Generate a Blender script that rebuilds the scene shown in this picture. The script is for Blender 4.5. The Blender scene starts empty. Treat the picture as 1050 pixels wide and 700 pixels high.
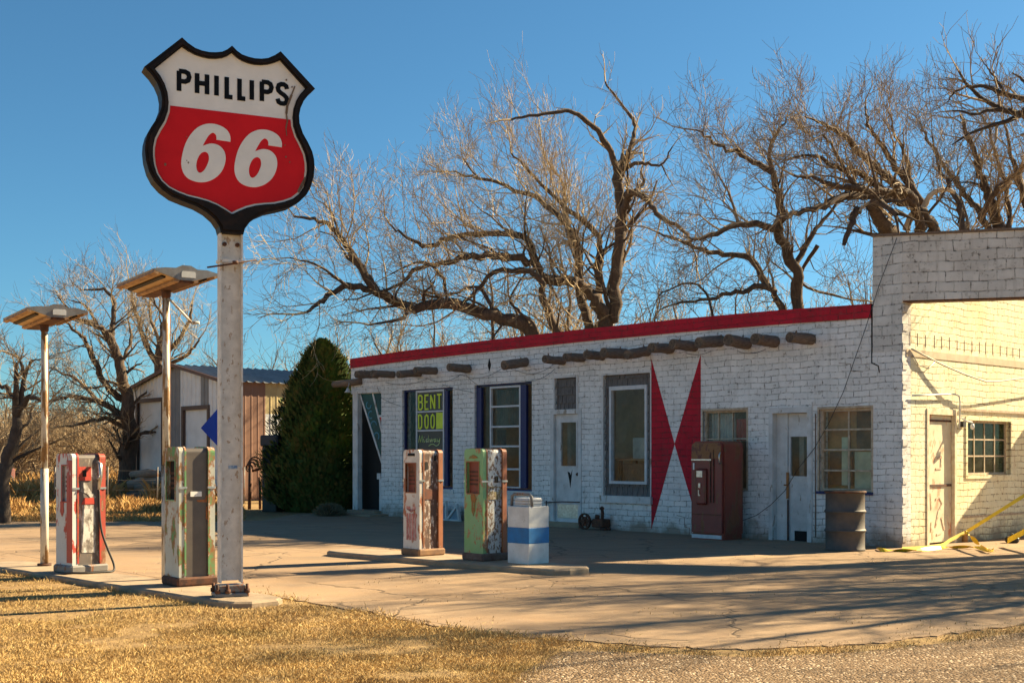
import bpy, math, random
from mathutils import Vector, Matrix, noise
from mathutils.geometry import tessellate_polygon
random.seed(7)
R = math.radians
scn = bpy.context.scene
COL = scn.collection
# ------------------------------------------------------------------ survey: eye 1.5 m, focal 1250 px (photo 1050 wide), horizon row 467
F, HZ, EYE = 1250.0, 467.0, 1.5
IZ = .065
def G(px, py, z=0.0):
    Y = (EYE - z) * F / (py - HZ)
    return ((px - 525) / F * Y, Y, z)
def W(px, py, Y):
    return Vector(((px - 525) / F * Y, Y, EYE + (HZ - py) / F * Y))

# ------------------------------------------------------------------ mesh builder
class MB:
    def __init__(s): s.v = []; s.f = []; s.m = []; s.sm = []
    def add(s, vs, fs, mi=0, smooth=False):
        b = len(s.v); s.v.extend([tuple(p) for p in vs])
        for f in fs: s.f.append([b + i for i in f]); s.m.append(mi); s.sm.append(smooth)
    def box(s, x0, x1, y0, y1, z0, z1, mi=0, M=None):
        if x0 > x1: x0, x1 = x1, x0
        if y0 > y1: y0, y1 = y1, y0
        vs = [(x0,y0,z0),(x1,y0,z0),(x1,y1,z0),(x0,y1,z0),(x0,y0,z1),(x1,y0,z1),(x1,y1,z1),(x0,y1,z1)]
        if M: vs = [M @ Vector(v) for v in vs]
        s.add(vs, [(0,3,2,1),(4,5,6,7),(0,1,5,4),(1,2,6,5),(2,3,7,6),(3,0,4,7)], mi)
    def bbox(s, x0, x1, y0, y1, z0, z1, b=.01, mi=0, M=None):
        # box with chamfered edges (vertical and top/bottom)
        def ring(z, i): return [(x0+i+b*0,y0+b+i,z),(x0+b+i,y0+i,z),(x1-b-i,y0+i,z),(x1-i,y0+b+i,z),(x1-i,y1-b-i,z),(x1-b-i,y1-i,z),(x0+b+i,y1-i,z),(x0+i,y1-b-i,z)]
        rs = [ring(z0, b*.7), ring(z0+b, 0), ring(z1-b, 0), ring(z1, b*.7)]
        vs = [p for r in rs for p in r]
        if M: vs = [M @ Vector(v) for v in vs]
        fs = [tuple(range(7,-1,-1)), tuple(range(24,32))]
        for k in range(3):
            for i in range(8):
                j = (i+1) % 8; fs.append((k*8+i, k*8+j, k*8+8+j, k*8+8+i))
        s.add(vs, fs, mi)
    def tube(s, pts, rad, n=8, mi=0, cap=True, smooth=True):
        pts = [Vector(p) for p in pts]; N = len(pts)
        if not hasattr(rad, '__len__'): rad = [rad]*N
        vs = []; up = Vector((0,0,1)); prev = None
        for i, p in enumerate(pts):
            d = (pts[min(i+1,N-1)] - pts[max(i-1,0)])
            if d.length < 1e-9: d = Vector((0,0,1))
            d.normalize()
            if prev is None:
                a = d.cross(up)
                if a.length < .1: a = d.cross(Vector((1,0,0)))
            else: a = prev - d * prev.dot(d)
            if a.length < 1e-6: a = d.orthogonal()
            a.normalize(); prev = a; c = d.cross(a)
            for k in range(n):
                t = 2*math.pi*k/n; vs.append(p + (a*math.cos(t) + c*math.sin(t))*rad[i])
        fs = []
        for i in range(N-1):
            for k in range(n):
                j = (k+1) % n; fs.append((i*n+k, i*n+j, i*n+n+j, i*n+n+k))
        s.add(vs, fs, mi, smooth)
        if cap:
            b = len(s.v) - len(vs)
            s.f.append([b+k for k in range(n-1,-1,-1)]); s.m.append(mi); s.sm.append(False)
            s.f.append([b+(N-1)*n+k for k in range(n)]); s.m.append(mi); s.sm.append(False)
    def lathe(s, prof, n=24, c=(0,0,0), mi=0, smooth=True):
        vs = []; 
        for r, z in prof:
            for k in range(n):
                t = 2*math.pi*k/n; vs.append((c[0]+r*math.cos(t), c[1]+r*math.sin(t), c[2]+z))
        fs = []
        for i in range(len(prof)-1):
            for k in range(n):
                j = (k+1) % n; fs.append((i*n+k, i*n+j, i*n+n+j, i*n+n+k))
        s.add(vs, fs, mi, smooth)
    def prism(s, loops, d0, d1, fn, mi=0, side_mi=None):
        # loops: 2D outlines (first outer, others holes); fn(u, v, d) -> 3D
        pl = [[Vector((p[0], p[1], 0)) for p in L] for L in loops]
        tri = tessellate_polygon(pl); flat = [p for L in loops for p in L]; n = len(flat)
        vs = [fn(p[0], p[1], d0) for p in flat] + [fn(p[0], p[1], d1) for p in flat]
        fs = [tuple(t) for t in tri] + [tuple(i+n for i in reversed(t)) for t in tri]
        s.add(vs, fs, mi)
        b = len(s.v) - len(vs); o = 0
        for L in loops:
            m = len(L)
            for i in range(m):
                j = (i+1) % m
                s.f.append([b+o+i, b+o+j, b+n+o+j, b+n+o+i]); s.m.append(mi if side_mi is None else side_mi); s.sm.append(False)
            o += m
    def stroke(s, pts, w, d0, d1, fn, mi=0):
        # a ribbon of width w along a 2D polyline
        n = len(pts); L = []; Rr = []
        for i in range(n):
            a = Vector(pts[max(i-1,0)]); b = Vector(pts[min(i+1,n-1)]); d = (b-a)
            if 0 < i < n-1: d = (Vector(pts[i])-a).normalized() + (b-Vector(pts[i])).normalized()
            if d.length < 1e-6: d = Vector((1,0))
            d.normalize(); nr = Vector((-d.y, d.x))
            if 0 < i < n-1:
                e1 = (Vector(pts[i])-a).normalized(); e2 = (b-Vector(pts[i])).normalized()
                c = max(.5, math.sqrt(max(0,(1+e1.dot(e2))/2)))
            else: c = 1
            L.append(Vector(pts[i]) + nr*w/2/c); Rr.append(Vector(pts[i]) - nr*w/2/c)
        for i in range(n-1):
            q = [L[i], Rr[i], Rr[i+1], L[i+1]]
            s.add([fn(p.x,p.y,d0) for p in q]+[fn(p.x,p.y,d1) for p in q], [(0,1,2,3),(7,6,5,4),(0,4,5,1),(1,5,6,2),(2,6,7,3),(3,7,4,0)], mi)
    def build(s, name, mats, parent=None, loc=None, rz=None, normals=True):
        me = bpy.data.meshes.new(name); me.from_pydata(s.v, [], s.f)
        if not isinstance(mats, (list, tuple)): mats = [mats]
        for m in mats: me.materials.append(m)
        me.polygons.foreach_set('material_index', s.m); me.polygons.foreach_set('use_smooth', s.sm)
        me.update()
        if normals:
            import bmesh
            bm = bmesh.new(); bm.from_mesh(me); bmesh.ops.recalc_face_normals(bm, faces=bm.faces); bm.to_mesh(me); bm.free()
        o = bpy.data.objects.new(name, me); COL.objects.link(o)
        if parent: o.parent = parent
        if loc is not None: o.location = loc
        if rz is not None: o.rotation_euler = (0,0,rz)
        return o
def tag(o, label=None, cat=None, group=None, kind=None):
    if label: o['label'] = label
    if cat: o['category'] = cat
    if group: o['group'] = group
    if kind: o['kind'] = kind
    return o
def thing(name, label, cat, loc=(0,0,0), rz=0, group=None):
    o = bpy.data.objects.new(name, None); COL.objects.link(o); o.empty_display_size = .2
    o.location = loc; o.rotation_euler = (0,0,rz); return tag(o, label, cat, group)

# ------------------------------------------------------------------ materials
class NM:
    def __init__(s, name):
        s.m = bpy.data.materials.new(name); s.m.use_nodes = True; s.t = s.m.node_tree; s.t.nodes.clear()
        s.out = s.n('ShaderNodeOutputMaterial'); s.b = s.n('ShaderNodeBsdfPrincipled'); s.l(s.b.outputs[0], s.out.inputs[0])
        s.tc = s.n('ShaderNodeTexCoord'); s.co = s.tc.outputs['Object']
    def n(s, t, **k):
        x = s.t.nodes.new(t)
        for a, b in k.items(): setattr(x, a, b)
        return x
    def l(s, a, b): s.t.links.new(a, b)
    def put(s, v, inp):
        if isinstance(v, bpy.types.NodeSocket): s.l(v, inp)
        elif isinstance(v, (tuple, list)) and len(v) == 3 and len(inp.default_value) == 4: inp.default_value = (*v, 1)
        else: inp.default_value = v
    def noise(s, scale, detail=6, rough=.6, co=None, dist=0, stretch=None):
        x = s.n('ShaderNodeTexNoise'); x.inputs['Scale'].default_value = scale; x.inputs['Detail'].default_value = detail
        x.inputs['Roughness'].default_value = rough; x.inputs['Distortion'].default_value = dist
        c = co or s.co
        if stretch:
            mp = s.n('ShaderNodeMapping'); mp.inputs['Scale'].default_value = stretch; s.l(c, mp.inputs[0]); c = mp.outputs[0]
        s.l(c, x.inputs['Vector']); return x.outputs['Fac']
    def ramp(s, f, a, b, lo=0.0, hi=1.0):
        x = s.n('ShaderNodeMapRange'); s.l(f, x.inputs[0]); x.inputs[1].default_value = a; x.inputs[2].default_value = b
        x.inputs[3].default_value = lo; x.inputs[4].default_value = hi; return x.outputs[0]
    def mix(s, f, a, b, mode='MIX'):
        x = s.n('ShaderNodeMix'); x.data_type = 'RGBA'; x.blend_type = mode
        s.put(f, x.inputs[0]); s.put(a, x.inputs[6]); s.put(b, x.inputs[7]); return x.outputs[2]
    def math(s, op, a, b=0.0):
        x = s.n('ShaderNodeMath'); x.operation = op; s.put(a, x.inputs[0]); s.put(b, x.inputs[1]); return x.outputs[0]
    def bump(s, h, strength=.3, dist=.01, nrm=None):
        x = s.n('ShaderNodeBump'); x.inputs['Strength'].default_value = strength; x.inputs['Distance'].default_value = dist
        s.l(h, x.inputs['Height'])
        if nrm: s.l(nrm, x.inputs['Normal'])
        s.l(x.outputs[0], s.b.inputs['Normal']); return x.outputs[0]
    def done(s, col, rough=.8, metal=0.0, spec=None):
        s.put(col, s.b.inputs['Base Color']); s.put(rough, s.b.inputs['Roughness']); s.put(metal, s.b.inputs['Metallic'])
        if spec is not None: s.b.inputs['Specular IOR Level'].default_value = spec
        return s.m
def simple(name, c1, c2=None, scale=6, rough=.75, bump=.15, metal=0, bd=.004, stretch=None, spec=None, lo=.35, hi=.65):
    k = NM(name); f = k.noise(scale, stretch=stretch)
    c2 = c2 or tuple(c*.72 for c in c1)
    col = k.mix(k.ramp(f, lo, hi), c1, c2)
    if bump: k.bump(k.noise(scale*5, stretch=stretch), bump, bd)
    return k.done(col, rough, metal, spec)
def worn(name, paint, under, amount=.5, scale=6, rust=(.20,.07,.025), rough=.55, stretch=(1,1,.45), paint2=None):
    """old paint: patches gone down to an under colour, rust round the edges of the patches"""
    k = NM(name); f = k.noise(scale, 9, .65, stretch=stretch); g = k.noise(scale*.45, 4, .6)
    p = k.mix(k.ramp(g, .35, .68), paint, paint2 or tuple(c*.75 for c in paint))
    edge = k.ramp(f, amount-.045, amount-.01); gone = k.ramp(f, amount, amount+.025)
    u = k.mix(k.ramp(k.noise(scale*2.2, 6), .4, .62), under, rust)
    c = k.mix(edge, p, rust); c = k.mix(gone, c, u)
    spk = k.ramp(k.noise(scale*9, 3), .68, .72); c = k.mix(spk, c, tuple(v*.5 for v in rust))
    k.bump(f, -.35, .004)
    return k.done(c, k.mix(gone, (rough,)*3, (.85,)*3))
def brick(name, base, base2, bw=.4, bh=.2, dirt=(.20,.18,.15), dirtamt=.55, msize=.012, warm=None, low_dirt=True, jamt=.55):
    k = NM(name)
    sep = k.n('ShaderNodeSeparateXYZ'); k.l(k.co, sep.inputs[0])
    u = k.math('ADD', sep.outputs[0], sep.outputs[1])
    wob = k.ramp(k.noise(1.6, 5), 0, 1, -.05, .05)
    cz = k.math('ADD', sep.outputs[2], wob)
    cb = k.n('ShaderNodeCombineXYZ'); k.l(k.math('ADD', u, k.ramp(k.noise(2.1, 4), 0, 1, -.06, .06)), cb.inputs[0]); k.l(cz, cb.inputs[1])
    br = k.n('ShaderNodeTexBrick'); k.l(cb.outputs[0], br.inputs['Vector'])
    br.inputs['Scale'].default_value = 1; br.inputs['Brick Width'].default_value = bw; br.inputs['Row Height'].default_value = bh
    br.inputs['Mortar Size'].default_value = msize; br.inputs['Mortar Smooth'].default_value = .35; br.inputs['Bias'].default_value = -.3
    br.inputs['Color1'].default_value = (.35,)*3+(1,); br.inputs['Color2'].default_value = (.75,)*3+(1,); br.inputs['Mortar'].default_value = (0,0,0,1)
    mort = br.outputs['Fac']
    sb = k.n('ShaderNodeSeparateColor'); k.l(br.outputs['Color'], sb.inputs[0])
    n1 = k.noise(2.2, 8, .62); n2 = k.noise(13, 8, .7); n3 = k.noise(.7, 4)
    c = k.mix(k.ramp(n1, .38, .66), base, base2)
    c = k.mix(k.math('MULTIPLY', k.ramp(sb.outputs[0], .35, .75), .22), c, tuple(v*.72 for v in base2))
    if warm: c = k.mix(k.math('MULTIPLY', k.ramp(n3, .45, .7), .6), c, warm)
    # dark joints where the paint cracked, gone elsewhere
    jf = k.math('MULTIPLY', mort, k.ramp(k.noise(1.7, 5, .7), .42, .62, .05, jamt))
    c = k.mix(jf, c, dirt)
    # chipped flakes and streaks
    c = k.mix(k.math('MULTIPLY', k.ramp(n2, .57, .62), k.ramp(n1, .44, .56, 0, dirtamt)), c, tuple(v*1.1 for v in dirt))
    n4 = k.noise(5.5, 9, .72)
    c = k.mix(k.math('MULTIPLY', k.ramp(n4, .60, .63), dirtamt*.6), c, tuple(v*1.5 for v in dirt))
    c = k.mix(k.math('MULTIPLY', k.math('MULTIPLY', mort, k.ramp(n2, .50, .60)), dirtamt), c, tuple(v*.4 for v in dirt))
    c = k.mix(k.math('MULTIPLY', k.ramp(k.noise(3, 7, .65, stretch=(3,3,.35)), .52, .75), dirtamt*.45), c, tuple(v*1.6 for v in dirt))
    if low_dirt:
        lz = k.ramp(k.math('ADD', sep.outputs[2], k.ramp(n1, .3, .7, -.25, .25)), .32, .02)
        c = k.mix(k.math('MULTIPLY', lz, .85), c, (.24,.18,.125))
    h = k.math('SUBTRACT', k.math('ADD', k.math('MULTIPLY', n2, .28), k.math('MULTIPLY', sb.outputs[0], .35)), k.math('MULTIPLY', mort, 1.0))
    k.bump(h, .75, .012)
    return k.done(c, .85, 0, .25)
def glassy(name, tint=(.97,.98,.97), thru=.96, refl=(.9,.95,1), refk=.55):
    k = NM(name); k.t.nodes.remove(k.b)
    tr = k.n('ShaderNodeBsdfTransparent'); tr.inputs[0].default_value = (*[t*thru for t in tint], 1)
    gl = k.n('ShaderNodeBsdfGlossy'); gl.inputs[0].default_value = (*refl, 1); gl.inputs['Roughness'].default_value = .04
    bp = k.n('ShaderNodeBump'); bp.inputs['Strength'].default_value = .05; bp.inputs['Distance'].default_value = .01
    k.l(k.noise(2.5, 2), bp.inputs['Height']); k.l(bp.outputs[0], gl.inputs['Normal'])
    fr = k.n('ShaderNodeFresnel'); fr.inputs[0].default_value = 1.5
    df = k.n('ShaderNodeBsdfDiffuse'); df.inputs[0].default_value = (.32,.30,.26,1)
    mx = k.n('ShaderNodeMixShader'); gm = k.n('ShaderNodeNewGeometry'); k.l(k.math('MULTIPLY', k.math('ADD', k.math('MULTIPLY', fr.outputs[0], refk*.55), .004), k.math('SUBTRACT', 1.0, gm.outputs['Backfacing'])), mx.inputs[0]); k.l(tr.outputs[0], mx.inputs[1]); k.l(gl.outputs[0], mx.inputs[2])
    m2 = k.n('ShaderNodeMixShader'); k.l(k.ramp(k.noise(5, 6), .4, .85, .0, .16), m2.inputs[0]); k.l(mx.outputs[0], m2.inputs[1]); k.l(df.outputs[0], m2.inputs[2])
    k.l(m2.outputs[0], k.out.inputs[0]); return k.m

M = {}
M['wall'] = brick('painted_block_wall', (.82,.81,.79), (.66,.655,.64), .30, .108, dirtamt=.75, jamt=.58, msize=.009)
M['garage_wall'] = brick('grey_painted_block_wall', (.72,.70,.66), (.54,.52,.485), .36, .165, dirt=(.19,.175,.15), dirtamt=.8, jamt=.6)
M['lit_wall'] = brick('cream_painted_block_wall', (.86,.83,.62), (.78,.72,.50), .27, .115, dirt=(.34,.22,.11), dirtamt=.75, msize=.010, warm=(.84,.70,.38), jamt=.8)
M['red_wall'] = brick('red_painted_block', (.52,.018,.038), (.38,.016,.03), .30, .108, dirt=(.16,.05,.05), dirtamt=.6, low_dirt=False)
M['white_wood'] = worn('weathered_white_wood', (.66,.66,.65), (.36,.32,.27), .66, 9, rust=(.30,.25,.19), rough=.7, stretch=(1,1,.3))
M['pale_metal'] = simple('pale_painted_metal', (.60,.62,.64), (.48,.50,.52), 8, .55)
M['blue_frame'] = worn('faded_navy_paint', (.014,.024,.115), (.30,.32,.38), .70, 14, rust=(.10,.11,.2), rough=.6)
M['brown_wood'] = simple('bare_brown_wood', (.26,.15,.075), (.15,.085,.045), 12, .8, .3, stretch=(4,4,1))
M['cream_wood'] = simple('sunbleached_wood_frame', (.56,.46,.34), (.36,.27,.18), 12, .8, .3)
M['log'] = simple('weathered_log', (.15,.10,.07), (.26,.185,.13), 9, .9, .7, bd=.02, stretch=(6,1,6))
M['logend'] = simple('log_end_grain', (.16,.115,.08), (.05,.037,.028), 20, .9, .5)
M['shingle'] = simple('grey_wood_shingle', (.17,.155,.145), (.10,.092,.088), 7, .9, .5, stretch=(5,5,1))
M['glass'] = glassy('dusty_window_glass')
M['glass_dark'] = glassy('dark_window_glass', thru=.82)
M['glass_teal'] = simple('teal_tinted_glass', (.004,.075,.07), (.003,.04,.045), 4, .4, .03, spec=.2)
M['inside'] = simple('dim_interior_wall', (.58,.55,.46), (.46,.43,.36), 3, .9, 0)
M['dark'] = simple('dark_void', (.012,.011,.010), None, 5, .9, 0)
M['roofing'] = simple('tar_roof', (.10,.095,.09), (.16,.15,.14), 3, .95, .2)
M['rustmetal'] = simple('rusted_steel', (.13,.05,.024), (.055,.026,.018), 14, .85, .5, lo=.4, hi=.6)
M['grey_rust'] = worn('grey_steel_with_rust', (.20,.19,.18), (.30,.14,.06), .60, 8, rough=.5)
M['chrome'] = simple('dull_chrome', (.62,.62,.60), (.4,.38,.35), 20, .32, .1, metal=.9)
M['rubber'] = simple('black_rubber', (.018,.018,.019), None, 20, .6, .1)
M['plastic_white'] = simple('dirty_white_sign_plastic', (.80,.80,.78), (.72,.72,.70), 4, .42, .05, spec=.15)
M['sign_red'] = simple('sign_red_enamel', (.66,.014,.020), (.58,.012,.018), 3, .4, .04, spec=.12)
M['sign_black'] = simple('black_brown_sign_frame', (.012,.009,.008), (.035,.018,.012), 9, .5, .25, lo=.5, hi=.75, spec=.15)
M['letter_black'] = simple('black_lettering', (.008,.009,.012), None, 9, .5, 0, spec=.08)
M['post_paint'] = worn('chipped_white_post_paint', (.70,.68,.64), (.46,.40,.33), .64, 20, rust=(.36,.26,.18), rough=.6, stretch=(1,1,.5))
M['pole_paint'] = worn('streaked_cream_pole_paint', (.62,.58,.50), (.28,.17,.08), .56, 8, rust=(.24,.13,.05), rough=.55, stretch=(1,1,.2))
M['tan_panel'] = simple('tan_lamp_underside', (.58,.40,.22), (.38,.24,.12), 5, .6, .1)
M['lamp_metal'] = simple('dull_grey_lamp_metal', (.26,.26,.27), (.17,.16,.16), 5, .45, .15, metal=.5)
M['blue_paint'] = simple('bright_blue_band_paint', (.006,.17,.46), (.015,.13,.33), 7, .6, .2)
M['white_block'] = worn('chipped_white_block_paint', (.70,.71,.70), (.42,.38,.32), .69, 10, rust=(.34,.29,.22), rough=.75)
M['diamond'] = simple('cobalt_blue_board', (.006,.05,.42), (.006,.045,.36), 3, .5, .05, spec=.1)
M['conc'] = simple('worn_kerb_concrete', (.36,.27,.18), (.24,.18,.125), 4, .9, .5, bd=.01)
M['yellow_tape'] = simple('yellow_barrier_tape', (.82,.58,.02), (.66,.46,.02), 10, .5, .1)
M['barrel'] = simple('brown_grey_barrel', (.060,.054,.048), (.09,.073,.06), 8, .6, .25)
M['vend_red'] = worn('faded_maroon_enamel', (.21,.034,.025), (.22,.075,.035), .60, 6, rust=(.16,.062,.025), rough=.42, paint2=(.15,.028,.022))
M['vend_rust'] = worn('rusty_red_enamel', (.16,.05,.03), (.26,.13,.055), .47, 9, rust=(.24,.11,.045), rough=.6)
M['vend_side'] = worn('brownred_rust_side', (.25,.055,.032), (.24,.09,.045), .56, 4, rust=(.19,.08,.04), rough=.55)
M['bark'] = simple('rough_grey_brown_bark', (.13,.088,.06), (.065,.045,.033), 9, .95, .8, bd=.03, stretch=(2,2,.5))
M['bark_dark'] = simple('dark_bark', (.085,.064,.052), (.045,.035,.03), 9, .95, .8, bd=.03)
M['bark_pale'] = simple('pale_bare_wood', (.62,.50,.34), (.42,.32,.21), 5, .85, .3)
M['twig'] = simple('brown_winter_twigs', (.34,.25,.145), (.22,.16,.10), 1.2, .9, 0)
M['twig_pale'] = simple('pale_tan_winter_twigs', (.47,.36,.21), (.32,.24,.145), .8, .9, 0)
M['white_shed'] = simple('white_ribbed_shed_steel', (.70,.72,.73), (.60,.62,.63), 2, .5, .1)
M['tape_green'] = simple('faded_teal', (.02,.28,.27), None, 5, .4, 0)

M['rust_green'] = worn('orange_brown_rust', (.34,.15,.04), (.18,.32,.12), .52, 30, rust=(.24,.10,.03), rough=.8)
def pavement():
    k = NM('old_concrete_pavement'); co = k.co
    n1 = k.noise(.35, 6, .6); n2 = k.noise(2.4, 8, .65); n3 = k.noise(28, 6, .7)
    c = k.mix(k.ramp(n1, .35, .65), (.345,.235,.142), (.27,.18,.11))
    c = k.mix(k.ramp(n2, .42, .72, 0, .55), c, (.26,.195,.14))
    st = k.noise(1.1, 8, .68, stretch=(.25,1.6,1))
    c = k.mix(k.ramp(st, .48, .66, 0, .6), c, (.19,.145,.105))
    c = k.mix(k.ramp(k.noise(.8, 4), .60, .72, 0, .35), c, (.47,.37,.26))
    # wandering cracks: edges of distorted cells
    ds = k.n('ShaderNodeTexNoise'); ds.inputs['Scale'].default_value = 1.6; ds.inputs['Detail'].default_value = 5; k.l(co, ds.inputs['Vector'])
    va = k.n('ShaderNodeVectorMath'); va.operation = 'MULTIPLY_ADD'; k.l(ds.outputs['Color'], va.inputs[0]); va.inputs[1].default_value = (.75,.75,0); k.l(co, va.inputs[2])
    vo = k.n('ShaderNodeTexVoronoi'); vo.feature = 'DISTANCE_TO_EDGE'; vo.inputs['Scale'].default_value = .36; k.l(va.outputs[0], vo.inputs['Vector'])
    cr = k.ramp(vo.outputs['Distance'], .002, .010, 1, 0)
    cr = k.math('MULTIPLY', cr, k.ramp(k.noise(.5, 3), .36, .48))
    # slab joints
    mp = k.n('ShaderNodeMapping'); mp.inputs['Rotation'].default_value = (0,0,R(47.8)); mp.inputs['Location'].default_value = (.7,.4,0); k.l(va.outputs[0], mp.inputs[0])
    mp2 = k.n('ShaderNodeMapping'); mp2.inputs['Rotation'].default_value = (0,0,R(47.8)); mp2.inputs['Location'].default_value = (.7,.4,0); k.l(co, mp2.inputs[0])
    br = k.n('ShaderNodeTexBrick'); k.l(mp2.outputs[0], br.inputs['Vector']); br.offset = 0
    br.inputs['Scale'].default_value = 1; br.inputs['Brick Width'].default_value = 4.2; br.inputs['Row Height'].default_value = 3.6; br.inputs['Mortar Size'].default_value = .022
    br.inputs['Mortar Smooth'].default_value = .3
    jt = k.math('MULTIPLY', br.outputs['Fac'], k.ramp(n2, .35, .55, .25, .9))
    crk = k.math('MAXIMUM', cr, jt)
    c = k.mix(k.math('MULTIPLY', crk, .55), c, (.075,.055,.038))
    c = k.mix(k.ramp(n3, .60, .66, 0, .55), c, (.17,.13,.09)); c = k.mix(k.math('MULTIPLY', k.ramp(k.noise(9, 8, .75), .56, .64), .45), c, (.24,.18,.125)); c = k.mix(k.ramp(k.noise(55, 3), .66, .70, 0, .6), c, (.60,.50,.38)); c = k.mix(k.math('MULTIPLY', k.ramp(k.noise(.9, 3, .5), .66, .74), .55), c, (.13,.10,.08))
    h = k.math('SUBTRACT', k.math('ADD', k.math('MULTIPLY', n3, .25), k.math('MULTIPLY', n2, .5)), crk)
    k.bump(h, .5, .02)
    return k.done(c, .9, 0, .2)
M['pave'] = pavement()
def gravel():
    k = NM('fine_tan_gravel'); vo = k.n('ShaderNodeTexVoronoi'); vo.inputs['Scale'].default_value = 55; k.l(k.co, vo.inputs['Vector'])
    sp = k.n('ShaderNodeSeparateColor'); k.l(vo.outputs['Color'], sp.inputs[0])
    c = k.mix(sp.outputs[0], (.25,.165,.095), (.085,.055,.032)); c = k.mix(k.ramp(k.noise(1.5, 5), .4, .65, 0, .6), c, (.17,.115,.068))
    c = k.mix(k.ramp(sp.outputs[1], .9, .92), c, (.48,.38,.27))
    k.bump(k.math('SUBTRACT', k.noise(9, 5), k.math('MULTIPLY', vo.outputs['Distance'], 1.0)), .8, .018)
    return k.done(c, .95, 0, .2)
M['gravel'] = gravel()
def soil():
    k = NM('dry_grassland'); n = k.noise(.25, 8, .65); n2 = k.noise(8, 8, .7)
    c = k.mix(k.ramp(n, .35, .65), (.40,.28,.13), (.27,.175,.085)); c = k.mix(k.ramp(n2, .4, .7), c, (.17,.11,.06))
    k.bump(n2, .8, .03); return k.done(c, .95, 0, .1)
M['soil'] = soil()
def blade(name, cols, mixbig=.55):
    k = NM(name); g = k.n('ShaderNodeNewGeometry'); cr = k.n('ShaderNodeValToRGB'); k.l(g.outputs['Random Per Island'], cr.inputs[0])
    e = cr.color_ramp.elements; n = len(cols)
    while len(e) < n: e.new(.5)
    for i, c in enumerate(cols): e[i].position = i/(n-1); e[i].color = (*c, 1)
    big = k.ramp(k.noise(1.7, 7, .7), .42, .60)
    c = k.mix(k.math('MULTIPLY', big, mixbig), cr.outputs[0], (.26,.16,.06))
    gr = k.ramp(k.noise(.55, 6, .7), .54, .64, 0, .55)
    c = k.mix(gr, c, (.15,.13,.045))
    return k.done(c, .8, 0, .15)
M['lawn'] = blade('dormant_lawn_blades', [(.66,.47,.20),(.54,.36,.13),(.74,.56,.28),(.40,.25,.09),(.30,.20,.08)])
M['tall'] = blade('tall_dry_grass_blades', [(.52,.33,.12),(.46,.24,.07),(.62,.43,.20),(.34,.17,.05)])
M['ever'] = blade('dark_evergreen_scales', [(.040,.075,.020),(.055,.095,.024),(.075,.105,.026),(.12,.095,.03)], 0)

# ------------------------------------------------------------------ sky, sun, camera
SUN = Vector((.885, .466)).normalized(); EL = R(32.5)
world = bpy.data.worlds.new('World'); scn.world = world; world.use_nodes = True
wt = world.node_tree; bg = wt.nodes['Background']
sky = wt.nodes.new('ShaderNodeTexSky'); sky.sky_type = 'NISHITA'; sky.sun_disc = False
sky.sun_elevation = EL; sky.sun_rotation = math.atan2(SUN.x, SUN.y); sky.altitude = 1200; sky.air_density = 1.0; sky.dust_density = 1.1; sky.ozone_density = 2.2
hs = wt.nodes.new('ShaderNodeMix'); hs.data_type = 'RGBA'; hs.blend_type = 'MULTIPLY'; hs.inputs[0].default_value = 1; hs.inputs[7].default_value = (.34, .61, .68, 1)
wt.links.new(sky.outputs[0], hs.inputs[6]); wt.links.new(hs.outputs[2], bg.inputs[0]); bg.inputs[1].default_value = .05
sl = bpy.data.lights.new('sun', 'SUN'); sl.energy = 5.0; sl.angle = R(.5); sl.color = (1.0, .80, .49)
so = bpy.data.objects.new('sun', sl); COL.objects.link(so)
sd = Vector((SUN.x*math.cos(EL), SUN.y*math.cos(EL), math.sin(EL)))
so.rotation_euler = sd.to_track_quat('Z', 'Y').to_euler(); so.location = sd*60
cam = bpy.data.cameras.new('camera'); co_ = bpy.data.objects.new('camera', cam); COL.objects.link(co_)
co_.location = (0,0,EYE); co_.rotation_euler = (R(90),0,0); cam.sensor_width = 36; cam.lens = F/1050*36
cam.shift_y = (HZ-350)/1050; cam.clip_end = 5000; cam.clip_start = .05
scn.camera = co_
scn.view_settings.view_transform = 'Standard'; scn.view_settings.look = 'None'; scn.view_settings.exposure = 1.90; scn.view_settings.gamma = 1

# ------------------------------------------------------------------ ground sheets
m = MB(); rr = [0, 30, 80, 250, 1800]
m.add([(-1800,-1800,0),(1800,-1800,0),(1800,1800,0),(-1800,1800,0)], [(0,1,2,3)])
tag(m.build('ground', M['soil']), 'dry tan grassland reaching the horizon', kind='structure')
edge = [(-140,566),(-40,572),(0,577),(60,592),(140,606),(200,611),(290,613),(335,621),(380,628),(430,640),(480,648),(560,655),(653,662),(770,667),(887,661),(961,652),(1050,640),(1200,622)]
def edge_y(px):
    for (a, ya), (b, yb) in zip(edge, edge[1:]):
        if a <= px <= b: return ya + (yb-ya)*(px-a)/(b-a)
    return edge[0][1] if px < edge[0][0] else edge[-1][1]
pts = []
for (a, ya), (b, yb) in zip(edge, edge[1:]):
    n = max(2, int((b-a)/7))
    for i in range(n):
        px = a + (b-a)*i/n; g = G(px, ya + (yb-ya)*i/n + random.uniform(-1.2,1.2)); pts.append((g[0], g[1]))
pts += [(14.0,14.5),(30,14.0),(30,45),(-3,33),(-5.5,31.4)]
for px in range(270, -180, -12):
    g = G(px, 533.5 + random.uniform(-.5,.5) + (2 if px < 120 else 0)*.3); pts.append((g[0], g[1]))
m = MB(); m.prism([pts], -.03, .010, lambda u,v,d: (u,v,d))
tag(m.build('pavement', M['pave']), 'cracked tan concrete forecourt in front of the station', kind='structure')
gp = [G(px, py) for px, py in [(512,720),(535,690),(575,668),(620,668),(770,674),(887,668),(961,660),(1050,648),(1200,628)]]
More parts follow.
